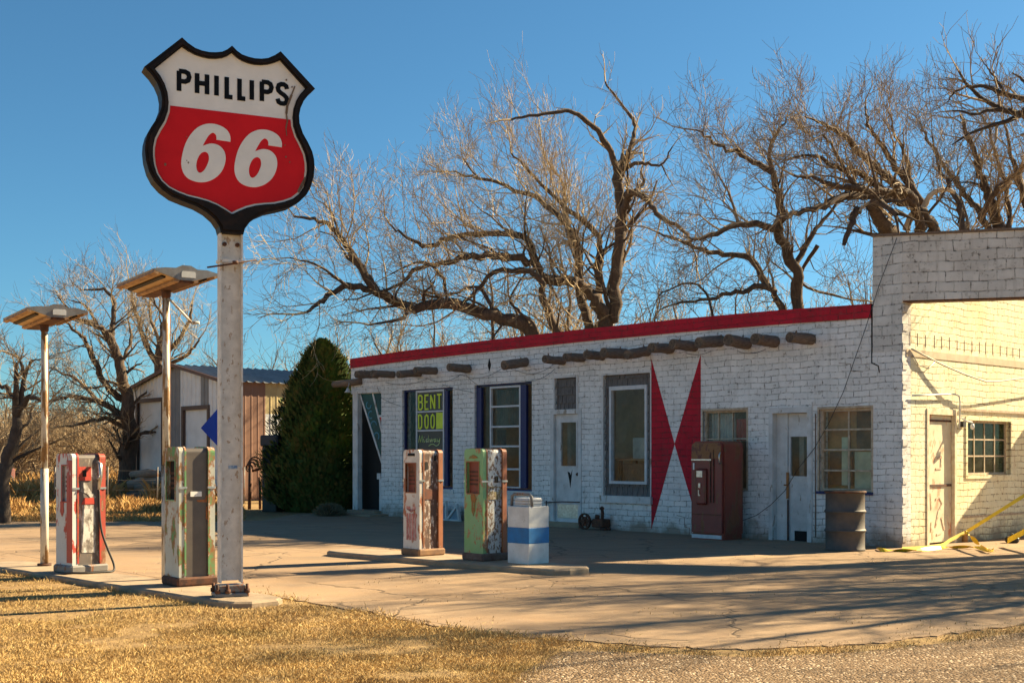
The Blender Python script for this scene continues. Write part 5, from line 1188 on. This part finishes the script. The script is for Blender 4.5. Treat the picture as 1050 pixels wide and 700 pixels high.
def branch(tk, tw, p, d, L, r, lvl, up=.10, kids=(5,5,4), minr=.007, wild=.25):
    """grow one branch and its children; thick ones go to tk, fine ones to tw"""
    n = 4 if lvl > 1 else 3
    pts = [p]; rad = [r]; dirs = [d]
    for i in range(n):
        d = Vector((d.x+rnd.gauss(0,wild), d.y+rnd.gauss(0,wild), d.z+rnd.gauss(0,wild)+up)).normalized()
        p = p + d*(L/n); pts.append(p); rad.append(max(minr*.6, r*(1-.72*(i+1)/n))); dirs.append(d)
    (tk if r > .035 else tw).seg([tuple(q) for q in pts], rad, 6 if r > .05 else (4 if r > .02 else 3))
    if lvl <= 0: return
    nk = kids[min(lvl-1, len(kids)-1)]
    for k in range(nk):
        t = .25 + .75*(k+rnd.random()*.8)/nk; i = min(n-1, int(t*n)); f = min(1, t*n-i); q = pts[i].lerp(pts[i+1], f); dd = dirs[i+1]
        s = Vector((rnd.gauss(0,1), rnd.gauss(0,1), rnd.gauss(0,1))); s = (s - dd*s.dot(dd)).normalized()
        sp = rnd.uniform(.45,.95); nd = (dd*math.cos(sp) + s*math.sin(sp)).normalized()
        branch(tk, tw, q, nd, L*rnd.uniform(.45,.72), max(minr, rad[i]*rnd.uniform(.45,.65)), lvl-1, up, kids, minr, wild)
def polylen(P): return sum((b-a).length for a, b in zip(P, P[1:]))
RK = .80
def limb(tk, tw, P, r0, r1, side=.45, L=(1.0,2.2), lvl=2, up=.08, start=.15, kids=(6,5,4), tips=True, jit=.04, minr=.0058, out=None):
    r0 *= RK; r1 *= .8; jit = min(jit, r0*.22)
    P = [Vector(p) for p in P]; Q = []
    for i in range(len(P)-1):
        a, b = P[max(i-1,0)], P[i]; c, d = P[i+1], P[min(i+2,len(P)-1)]
        for k in range(5):
            t = k/5; Q.append(.5*((2*b)+(c-a)*t+(2*a-5*b+4*c-d)*t*t+(3*b-a-3*c+d)*t**3))
    Q.append(P[-1]); Q = [q + Vector((rnd.gauss(0,jit), rnd.gauss(0,jit), rnd.gauss(0,jit))) if 0 < i < len(Q)-1 else q for i, q in enumerate(Q)]
    n = len(Q); rad = [r0+(r1-r0)*i/(n-1) for i in range(n)]; rad = [r*rnd.uniform(.93,1.1) for r in rad]
    tk.seg([tuple(q) for q in Q], rad, 10 if r0 > .12 else 8 if r0 > .07 else 6)
    side *= .72; L = (L[0], L[1]*1.12)
    tot = polylen(Q); s = tot*start; acc = 0; i = 0
    for i in range(n-1):
        l = (Q[i+1]-Q[i]).length; 
        while acc + l > s:
            t = (s-acc)/l; q = Q[i].lerp(Q[i+1], t); dd = (Q[i+1]-Q[i]).normalized(); fr_ = s/tot
            v = Vector((rnd.gauss(0,1), rnd.gauss(0,1), rnd.gauss(.45,1))); v = (v - dd*v.dot(dd)).normalized(); sp = rnd.uniform(.5,1.15)
            nd = (dd*math.cos(sp)+v*math.sin(sp)).normalized()
            branch(tk, tw, q, nd, rnd.uniform(*L)*(1.1-.35*fr_), max(minr*1.5, rad[i]*rnd.uniform(.22,.42)), lvl, up, kids, minr)
            s += side*rnd.uniform(.6,1.4)
        acc += l
    if tips: branch(tk, tw, Q[-1], (Q[-1]-Q[-2]).normalized(), rnd.uniform(*L), r1, lvl, up, kids, minr)
def wpts(L, Y0, Y1, off=(0,0), sc=1.0):
    n = len(L); return [W(off[0]+a/sc, off[1]+b/sc, Y0+(Y1-Y0)*i/(n-1)) for i, (a, b) in enumerate(L)]
def tree(label, base, specs, bark='bark', twig='twig', group='bare trees behind the station', name='bare_tree'):
    o = thing(name, label, 'tree', base, 0, group); tk, tw = TB(), TB(); b = Vector(base)
    for sp in specs:
        k = dict(sp); P = k.pop('P'); r0 = k.pop('r0'); r1 = k.pop('r1'); limb(tk, tw, P, r0, r1, **k)
    tk.v = [(x-b.x, y-b.y, z-b.z) for x, y, z in tk.v]; tw.v = [(x-b.x, y-b.y, z-b.z) for x, y, z in tw.v]
    tk.build('trunk', M[bark], o); tw.build('crown', M[twig], o, False); return o
z4 = dict(off=(250,80), sc=2.333); z5 = dict(off=(650,50), sc=2.333); z6 = dict(off=(740,50), sc=3.387); z2 = dict(off=(0,240), sc=3.5); zl = dict(off=(0,340), sc=3.5)
def S_(pts, Y0, Y1, zz, r0, r1, **k):
    P = wpts(pts, Y0, Y1, **zz)
    if pts[0][1] > {3.387: 590, 2.333: 575, 3.5: 9999}[zz['sc']]: P = [P[0] + Vector(((P[0]-P[1]).x*.4, 0, -1.6))] + P; k.setdefault('start', .3)
    return dict(P=P, r0=r0, r1=r1, **k)
# T1: tall tree behind the middle of the roof
B1 = W(612, 467, 33); B1.z = 0
T1 = [dict(P=[B1, W(612,420,33), W(616,370,33), W(620,340,33)], r0=.42, r1=.30, side=9, tips=False),
 S_([(862,600),(885,560),(890,450),(905,330),(895,230)], 33, 33, z4, .26, .15, side=.55, L=(1,2.2), start=.3),
 S_([(895,230),(870,160),(830,110),(780,80),(720,85),(640,100)], 33, 31.5, z4, .12, .035, side=.7, L=(.5,1.1), lvl=1),
 S_([(893,240),(930,150),(935,110),(900,60),(865,10)], 33, 34, z4, .10, .03, side=.30, L=(.5,1.2), lvl=1, up=.2),
 S_([(896,225),(930,208),(960,205),(1000,208),(1025,165)], 33, 32, z4, .09, .02, side=.6, L=(.4,.9), lvl=1),
 S_([(1000,208),(1010,230),(1025,255)], 32, 31.8, z4, .03, .012, side=.6, L=(.3,.6), lvl=1),
 S_([(905,330),(918,290),(935,270),(965,290),(1000,330),(1055,365),(1070,400)], 33, 31, z4, .15, .04, side=.5, L=(.6,1.3), lvl=1, up=-.05),
 S_([(935,270),(955,250),(950,225)], 33, 33, z4, .08, .04, side=.5, L=(.4,.8), lvl=1),
 S_([(865,590),(840,530),(790,485),(730,485),(690,440),(600,425),(520,430),(440,450),(380,490)], 33, 30, z4, .24, .05, side=.38, L=(.8,1.8)),
 S_([(825,600),(800,500),(800,400),(770,350),(720,300),(650,265),(560,240),(500,225)], 33, 35.5, z4, .19, .03, side=.30, L=(1,2.0), up=.16),
 S_([(700,460),(680,390),(600,370),(500,380),(440,400),(390,380),(350,350)], 32, 31, z4, .13, .03, side=.30, L=(.9,2.0), up=.14),
 S_([(850,540),(850,430),(840,370),(760,300),(700,240),(640,180)], 33.5, 35, z4, .15, .03, side=.28, L=(1,2.1), up=.18),
 S_([(800,430),(770,330),(760,250),(720,190)], 34, 36, z4, .10, .03, side=.28, L=(.9,1.9), up=.2),
 S_([(890,460),(930,380),(900,300)], 33.5, 35, z4, .07, .02, side=.4, L=(.9,1.8), up=.15),
 S_([(560,240),(530,200),(520,180)], 35.5, 36, z4, .04, .015, side=.3, L=(.7,1.4), up=.2)]
tree('tall bare tree behind the middle of the roof with a high hooked dead limb', tuple(B1), T1, twig='twig_pale')
# T2: long low limb reaching left
B2 = W(590, 467, 31.5); B2.z = 0
T2 = [dict(P=[B2, W(588,420,31.5), W(560,370,31.5), W(545,341,31.5)], r0=.40, r1=.24, side=9, tips=False),
 S_([(690,610),(600,570),(490,540),(390,545),(320,515),(250,500),(190,530),(150,560)], 31.5, 29, z4, .26, .04, side=.42, L=(.9,1.9)),
 S_([(320,515),(270,440),(230,380),(180,340),(120,330)], 30, 29, z4, .14, .03, side=.28, L=(.9,1.9), up=.12),
 S_([(390,545),(380,575),(300,590)], 30, 29, z4, .08, .03, side=.4, L=(.6,1.4)),
 S_([(230,380),(215,330),(190,300)], 29.5, 30, z4, .05, .02, side=.3, L=(.8,1.4), up=.15),
 S_([(250,500),(180,450),(110,430)], 29.5, 28.5, z4, .05, .02, side=.3, L=(.8,1.6)),
 S_([(760,640),(720,540),(700,470),(620,460),(540,520),(500,560)], 31.5, 31, z4, .18, .03, side=.4, L=(.9,1.8)),
 S_([(490,540),(470,470),(420,440),(350,470)], 31, 32, z4, .07, .02, side=.35, L=(.9,1.8)),
 S_([(600,570),(560,500),(480,520),(400,500)], 31, 32, z4, .07, .02, side=.35, L=(.9,1.8)),
 S_([(700,600),(660,560),(640,520),(700,430)], 31, 32, z4, .07, .02, side=.4, L=(.9,1.8))]
tree('bare tree with a long low limb reaching left over the evergreen', tuple(B2), T2, twig='twig_pale')
B3 = W(822, 467, 30); B3.z = 0
T3 = [dict(P=[B3, W(820,400,30), W(817,330,30)], r0=.34, r1=.22, side=9, tips=False),
 S_([(390,640),(385,530),(345,440),(350,380),(330,300),(270,260),(200,230),(150,195)], 30, 28.5, z5, .21, .025, side=.40, L=(.8,1.7)),
 S_([(330,300),(325,240),(350,190),(370,160)], 29, 29, z5, .08, .02, side=.35, L=(.6,1.3), up=.2),
 S_([(345,430),(250,420),(170,450),(110,460)], 29.5, 28, z5, .12, .03, side=.38, L=(.8,1.7)),
 S_([(355,640),(320,570),(260,580),(180,600),(100,610)], 30, 28.5, z5, .13, .03, side=.38, L=(.8,1.7)),
 S_([(320,570),(280,500),(200,490),(120,465),(60,440)], 30, 31, z5, .12, .03, side=.34, L=(.8,1.7)),
 S_([(385,520),(430,440),(460,400),(520,330)], 30, 31, z5, .10, .03, side=.35, L=(.8,1.6), up=.15),
 S_([(250,420),(230,350),(200,300)], 29.5, 31, z5, .06, .02, side=.3, L=(1,2.0), up=.2),
 S_([(180,600),(130,560),(60,590)], 29, 28, z5, .05, .02, side=.35, L=(.7,1.4)),
 S_([(440,470),(400,560),(520,600)], 30.5, 31, z5, .07, .03, side=.4, L=(.8,1.6))]
tree('bare tree with gnarled dark limbs rising left of the garage parapet', tuple(B3), T3)
B4 = W(915, 467, 28); B4.z = 0
T4 = [dict(P=[B4, W(925,400,28), W(932,300,28), W(925,240,28)], r0=.42, r1=.26, side=9, tips=False),
 S_([(610,680),(560,600),(520,545)], 28, 26.5, z6, .27, .15, side=.9, L=(.8,1.6), lvl=1),
 S_([(680,680),(690,600),(660,540),(600,500),(500,490),(400,480),(330,450),(250,440)], 28, 25.5, z6, .18, .03, side=.30, L=(.8,1.6), kids=(4,4,3)),
 S_([(660,520),(560,430),(480,360),(420,300),(350,260),(290,230)], 28, 26, z6, .13, .02, side=.36, L=(.6,1.3), up=.16),
 S_([(700,540),(620,430),(560,340),(510,270),(500,200)], 28, 28, z6, .12, .025, side=.36, L=(.6,1.3), up=.18),
 S_([(640,530),(520,510),(420,515),(340,550),(250,570),(200,590)], 28, 25, z6, .17, .03, side=.32, L=(.7,1.5), lvl=1, up=-.03),
 S_([(600,520),(480,430),(400,410),(320,370),(240,380)], 28, 26, z6, .11, .02, side=.24, L=(.8,1.6)),
 S_([(470,560),(450,600),(425,680)], 26.5, 26, z6, .11, .06, side=2, L=(.4,.8), lvl=1, tips=False),
 S_([(690,560),(660,470),(640,380),(600,290),(580,220)], 28.5, 30, z6, .10, .02, side=.36, L=(.6,1.3), up=.22),
 S_([(740,640),(690,560),(650,500)], 28, 27, z6, .20, .10, side=2, L=(.8,1.4), lvl=1),
 S_([(500,490),(440,440),(380,330),(350,300)], 26.5, 26, z6, .07, .02, side=.25, L=(.7,1.5), up=.12)]
t4 = tree('broken leaning tree behind the garage parapet with split trunks and swept branches', tuple(B4), T4)
pk = TB(); Pk = [v - B4 for v in wpts([(640,630),(660,580),(700,550),(720,515),(745,495),(785,490),(810,500)], 27.6, 27.6, **z6)]
def smo(P): 
    Q = []
    for i in range(len(P)-1):
        a, b = P[max(i-1,0)], P[i]; c, d = P[i+1], P[min(i+2,len(P)-1)]
        for k in range(5): t = k/5; Q.append(tuple(.5*((2*b)+(c-a)*t+(2*a-5*b+4*c-d)*t*t+(3*b-a-3*c+d)*t**3)))
    Q.append(tuple(P[-1])); return Q
q = smo(Pk); pk.seg(q, [max(.02,.085-.045*i/len(q))+.008*math.sin(i*1.7) for i in range(len(q))], 8)
Pk = [v - B4 for v in wpts([(380,540),(410,515),(440,508)], 26, 26, **z6)]; q = smo(Pk); pk.build('barkless_limb', M['bark_pale'], t4); pk = TB(); pk.seg(q, [.045-.02*i/len(q) for i in range(len(q))], 6)
Pk = [v - B4 for v in wpts([(480,570),(490,550),(530,535),(600,600)], 26, 26.6, **z6)]; q = smo(Pk); pk.build('barkless_limb', M['bark_pale'], t4); pk = TB(); pk.seg(q, [.04-.02*i/len(q) for i in range(len(q))], 6)
pk.build('barkless_limb', M['bark_pale'], t4)
B5 = W(985, 467, 31); B5.z = 0
T5 = [dict(P=[B5, W(990,380,31), W(1010,300,31), W(1022,235,31)], r0=.36, r1=.24, side=9, tips=False),
 S_([(970,640),(930,520),(900,440),(880,370),(840,260),(830,230)], 31, 31, z6, .20, .025, side=.36, L=(.6,1.3), up=.2),
 S_([(920,620),(860,520),(800,440),(720,330),(690,260)], 31, 32, z6, .14, .025, side=.36, L=(.6,1.3), up=.2),
 S_([(1000,620),(990,500),(960,400),(930,280),(900,230)], 31, 33, z6, .12, .025, side=.36, L=(.6,1.3), up=.2),
 S_([(840,660),(830,560),(790,470),(750,400),(730,290)], 30, 31, z6, .14, .02, side=.36, L=(.6,1.3), up=.22),
 S_([(1060,560),(1030,440),(1000,340),(980,250)], 31, 32, z6, .12, .025, side=.36, L=(.6,1.3), up=.2),
 S_([(900,590),(960,480),(1040,420),(1100,380)], 31, 29, z6, .12, .03, side=.26, L=(.9,1.8), up=.15)]
tree('bare tree with upright brown stems behind the right end of the garage parapet', tuple(B5), T5, twig='twig')
# near tree standing off to the right beyond the frame; its outer boughs enter at the top right, its shadow streaks the forecourt
B6 = Vector((15.6, 20.6, 0))
def near(L, Y0, Y1): return wpts(L, Y0, Y1, **z6)
T6 = [dict(P=[B6, B6+Vector((-.2,.1,2.2)), B6+Vector((.1,.2,4.0))], r0=.40, r1=.30, side=9, tips=False),
 dict(P=[B6+Vector((0,.2,3.6)), Vector((13.6,20.8,6.0)), W(1130,160,21), W(1050,118,21)], r0=.24, r1=.07, side=.7, L=(1.0,2.2), start=.2),
 dict(P=near([(1050,225),(950,210),(880,225),(800,215)], 21, 20.6), r0=.06, r1=.015, side=.35, L=(.4,1.0), lvl=1),
 dict(P=[Vector((13.6,20.8,6.0))] + near([(1150,240),(1050,225)], 21, 21), r0=.12, r1=.06, side=.6, L=(.8,1.6)),
 dict(P=near([(1060,180),(960,145),(880,130),(810,150),(785,185)], 21, 20.8), r0=.06, r1=.012, side=.35, L=(.4,.9), lvl=1, start=.0),
 dict(P=near([(980,150),(950,100),(930,75),(905,40)], 21, 21.3), r0=.035, r1=.01, side=.3, L=(.3,.7), lvl=1, start=.1),
 dict(P=near([(1060,130),(1030,95),(1010,85)], 21, 21.3), r0=.04, r1=.01, side=.3, L=(.3,.8), lvl=1, start=.1)]
for (dx, dy, dz, r_) in [(-3.4,-2.2,4.6,.16),(-1.8,-3.4,6.0,.17),(2.4,-2.4,5.2,.17),(1.4,2.4,6.5,.18),(-.8,.6,7.8,.18),(3.8,.8,4.2,.14),(-4.2,.2,3.2,.13)]:
    T6.append(dict(P=[B6+Vector((0,.2,3.5)), B6+Vector((dx*.35,dy*.35,3.4+dz*.45)), B6+Vector((dx*.7,dy*.75,3.2+dz*.75)), B6+Vector((dx,dy,3+dz*.95))], r0=r_*.8, r1=.03, side=.26, L=(1.0,2.3), kids=(5,5,4)))
tree('bare tree standing at the far right whose outer boughs enter at the top right corner', tuple(B6), T6, twig='twig', bark='bark_dark')
B10 = Vector((13.4, 17.4, 0))
T10 = [dict(P=[B10, B10+Vector((.1,.1,2.0)), B10+Vector((0,.1,3.6))], r0=.36, r1=.28, side=9, tips=False)]
for (dx, dy, dz, r_) in [(-2.6,.8,4.6,.15),(-1.6,-2.6,5.0,.16),(2.2,-2.0,4.8,.15),(1.0,1.8,6.2,.16),(-.6,-.5,6.8,.16),(3.2,.9,4.0,.14),(-2.4,-1.4,3.2,.12),(.2,-3.2,3.4,.12),(-1.4,1.6,5.8,.14)]:
    T10.append(dict(P=[B10+Vector((0,.1,3.2)), B10+Vector((dx*.35,dy*.35,3.1+dz*.42)), B10+Vector((dx*.7,dy*.75,3.0+dz*.75)), B10+Vector((dx,dy,2.9+dz*.98))], r0=r_, r1=.03, side=.30, L=(.8,1.8), kids=(5,5,4)))
tree('bare tree wholly right of the frame whose twigs shade the forecourt', tuple(B10), T10, twig='twig', bark='bark_dark')
# left side trees
B7 = W(4, 467, 27); B7.z = 0
T7 = [dict(P=[B7]+wpts([(10,560),(30,450),(60,350),(60,290)], 27, 27, **zl), r0=.20, r1=.12, jit=.015, side=1.2, L=(.8,1.6)),
 S_([(62,300),(95,245),(130,235),(165,260)], 27, 26.5, zl, .10, .04, side=.35, L=(.7,1.5)),
 S_([(66,310),(85,200),(80,140),(65,90)], 27, 27, zl, .09, .03, side=.4, L=(.5,1.1)),
 S_([(82,180),(110,110),(140,100)], 27, 27, zl, .05, .02, side=.4, L=(.5,1.0), lvl=1),
 S_([(45,240),(20,200),(-40,180)], 27, 27, zl, .10, .03, side=.4, L=(.7,1.4)),
 S_([(20,480),(80,400),(130,360)], 27, 27.5, zl, .05, .02, side=.35, L=(.6,1.4)),
 S_([(15,520),(-40,420),(-80,300)], 27, 27.5, zl, .12, .03, side=.45, L=(.8,1.6))]
tree('dark crooked bare tree at the left edge of the photo', tuple(B7), T7, bark='bark_dark', group='bare trees left of the station')
B8 = W(128, 467, 44); B8.z = 0
T8 = [dict(P=[B8]+wpts([(462,760),(465,700),(455,600),(430,470),(400,380),(350,330),(260,290)], 44, 43, **z2), r0=.42, r1=.06, side=.45, L=(.8,1.7)),
 S_([(455,600),(380,540),(330,440),(290,360),(220,310)], 44, 42, z2, .18, .04, side=.38, L=(.8,1.6)),
 S_([(400,380),(410,250),(370,200),(300,200)], 44, 45, z2, .14, .03, side=.32, L=(.8,1.5), up=.15),
 S_([(450,660),(350,600),(250,580),(190,600)], 44, 43, z2, .17, .04, side=.38, L=(.8,1.6)),
 S_([(350,600),(300,540),(230,500),(180,480)], 44, 46, z2, .10, .03, side=.35, L=(.8,1.6)),
 S_([(350,330),(310,260),(260,240)], 44, 45, z2, .08, .03, side=.3, L=(.8,1.4), up=.15),
 S_([(460,700),(380,660),(300,680),(220,690)], 44, 43, z2, .12, .04, side=.4, L=(.8,1.5)),
 S_([(430,470),(470,380),(460,300)], 44, 45, z2, .10, .03, side=.35, L=(.8,1.5), up=.15)]
tree('broad bare tree with bowed trunk left of the steel shed', tuple(B8), T8, group='bare trees left of the station')
B9 = W(168, 467, 58); B9.z = 0
T9 = [dict(P=[B9]+wpts([(585,640),(570,500),(575,400),(590,300)], 58, 58, **z2), r0=.4, r1=.10, side=.7, L=(1.2,2.2)),
 S_([(570,480),(520,380),(480,260),(470,190)], 58, 58, z2, .18, .04, side=.30, L=(1.1,1.9), up=.18),
 S_([(575,450),(640,380),(680,300),(690,250)], 58, 58, z2, .18, .04, side=.32, L=(1.1,1.9), up=.15),
 S_([(575,480),(660,440),(700,400),(720,370)], 58, 57, z2, .14, .04, side=.32, L=(1.0,1.8), up=.12),
 S_([(575,400),(540,290),(540,200)], 58, 59, z2, .12, .04, side=.30, L=(1.1,1.9), up=.2)]
tree('pale tan fuzzy bare tree rising behind the steel shed', tuple(B9), T9, twig='twig_pale', group='bare trees left of the station')

# background trees and scrub: two grown once, then copied
def grown(name, label, H, r, twig, stems, kids, group, spread=.5, lvl=4, minr=.012, L=(1.0,1.6)):
    o = thing(name, label, 'tree' if H > 5 else 'bush', (0,0,0), 0, group); tk, tw = TB(), TB()
    for k in range(stems):
        a = 2*math.pi*k/stems + rnd.random(); d = Vector((math.cos(a)*spread, math.sin(a)*spread, 1)).normalized()
        P = [Vector((0,0,0)), d*H*.16+Vector((0,0,.1)), d*H*.36+Vector((rnd.gauss(0,.3),rnd.gauss(0,.3),H*.05)), d*H*.58+Vector((rnd.gauss(0,.5),rnd.gauss(0,.5),H*.1))]
        limb(tk, tw, P, r*rnd.uniform(.7,1), r*.3, side=H*.075, L=(H*.16,H*.30), lvl=lvl-2, up=.15, start=.25, kids=kids, minr=minr)
    tk.build('trunk', M['bark'], o); tw.build('crown', M[twig], o, False); return o
def copy_thing(o, loc, rz, sc, label):
    c = o.copy(); COL.objects.link(c); c.location = loc; c.rotation_euler = (0,0,rz); c.scale = (sc,sc,sc); c['label'] = label
    for ch in list(o.children): k = ch.copy(); COL.objects.link(k); k.parent = c
    return c
ga = grown('bare_tree', 'x', 9.5, .26, 'twig_pale', 5, (5,5,4), 'bare trees on the skyline', .45, minr=.010)
gb = grown('bare_tree', 'x', 8.5, .22, 'twig', 6, (5,5,4), 'bare trees on the skyline', .60, minr=.010)
spots = [(703,40,ga,.80,'pale bare tree in the gap right of the hooked dead limb'),(760,44,gb,.9,'fine twigged tree seen behind the gnarled tree'),
 (858,40,ga,.80,'bushy crowned tree behind the left edge of the garage parapet'),(905,38,gb,.85,'twiggy tree behind the broken leaning tree'),(962,38,ga,.82,'tan bushy tree behind the middle of the garage parapet'),(1040,38,gb,1.0,'tall bushy tree at the right edge behind the parapet'),
 (640,46,gb,1.0,'small fine tree behind the tall tree trunk'),(560,46,ga,1.05,'fine tan tree behind the roof between the two windows'),(470,50,gb,1.0,'low twiggy tree above the roof left half'),(400,56,ga,.9,'distant pale tree above the left end of the roof'),
 (285,52,gb,.85,'low bare tree between the shed roof and the evergreen top'),(1110,34,ga,1.2,'bushy tree just beyond the right edge')]
for i, (px, Y, src, sc, lab) in enumerate(spots):
    x = (px-525)/F*Y
    if i == 0 or i == 1: src.location = (x,Y,0); src.rotation_euler = (0,0,i); src.scale = (sc,)*3; src['label'] = lab
    else: copy_thing(src, (x,Y,0), i*1.3, sc, lab)
bu = grown('scrub_bush', 'x', 3.4, .05, 'twig', 9, (5,4,4), 'leafless scrub along the far field', .75, lvl=4, minr=.010)
bs = [(8,55,1.2,'leafless scrub below the dark crooked tree'),(45,62,1.3,'scrub bush right of the far left lamp pole'),(78,70,1.35,'scrub bush above the red and white pump'),(104,58,1.1,'scrub bush between the pump and the shed'),(26,80,1.7,'far tall scrub near the left edge'),
      (62,90,1.8,'far pale scrub mass left of the pump'),(122,75,1.2,'scrub thicket against the shed corner'),(-30,60,1.3,'scrub bush beyond the left edge'),(-80,66,1.5,'scrub bush well left of the frame'),(98,92,1.7,'farthest scrub seen over the pump top')]
for i, (px, Y, sc, lab) in enumerate(bs):
    x = (px-525)/F*Y
    if i == 0: bu.location = (x,Y,0); bu.scale = (sc,)*3; bu['label'] = lab
    else: copy_thing(bu, (x,Y,0), i*1.1, sc, lab)
# far wood on the horizon
tk = TB(); 
for _ in range(5200):
    px = rnd.uniform(-420, 1500); Y = rnd.uniform(110,150); x = (px-525)/F*Y; h = rnd.uniform(2.2,5.0)*(1+.35*math.sin(px*.02)); p = Vector((x,Y,0)); pts_ = [tuple(p)]; d = Vector((rnd.gauss(0,.5),rnd.gauss(0,.4),1)).normalized()
    for k in range(4): p = p + d*h/4; d = Vector((d.x+rnd.gauss(0,.35), d.y, d.z)).normalized(); pts_.append(tuple(p))
    tk.seg(pts_, [.09,.07,.05,.035,.02], 3)
fo_ = tk.build('far_wood', M['twig'], None, False); tag(fo_, 'hazy line of far leafless woodland on the horizon', 'wood', kind='stuff')
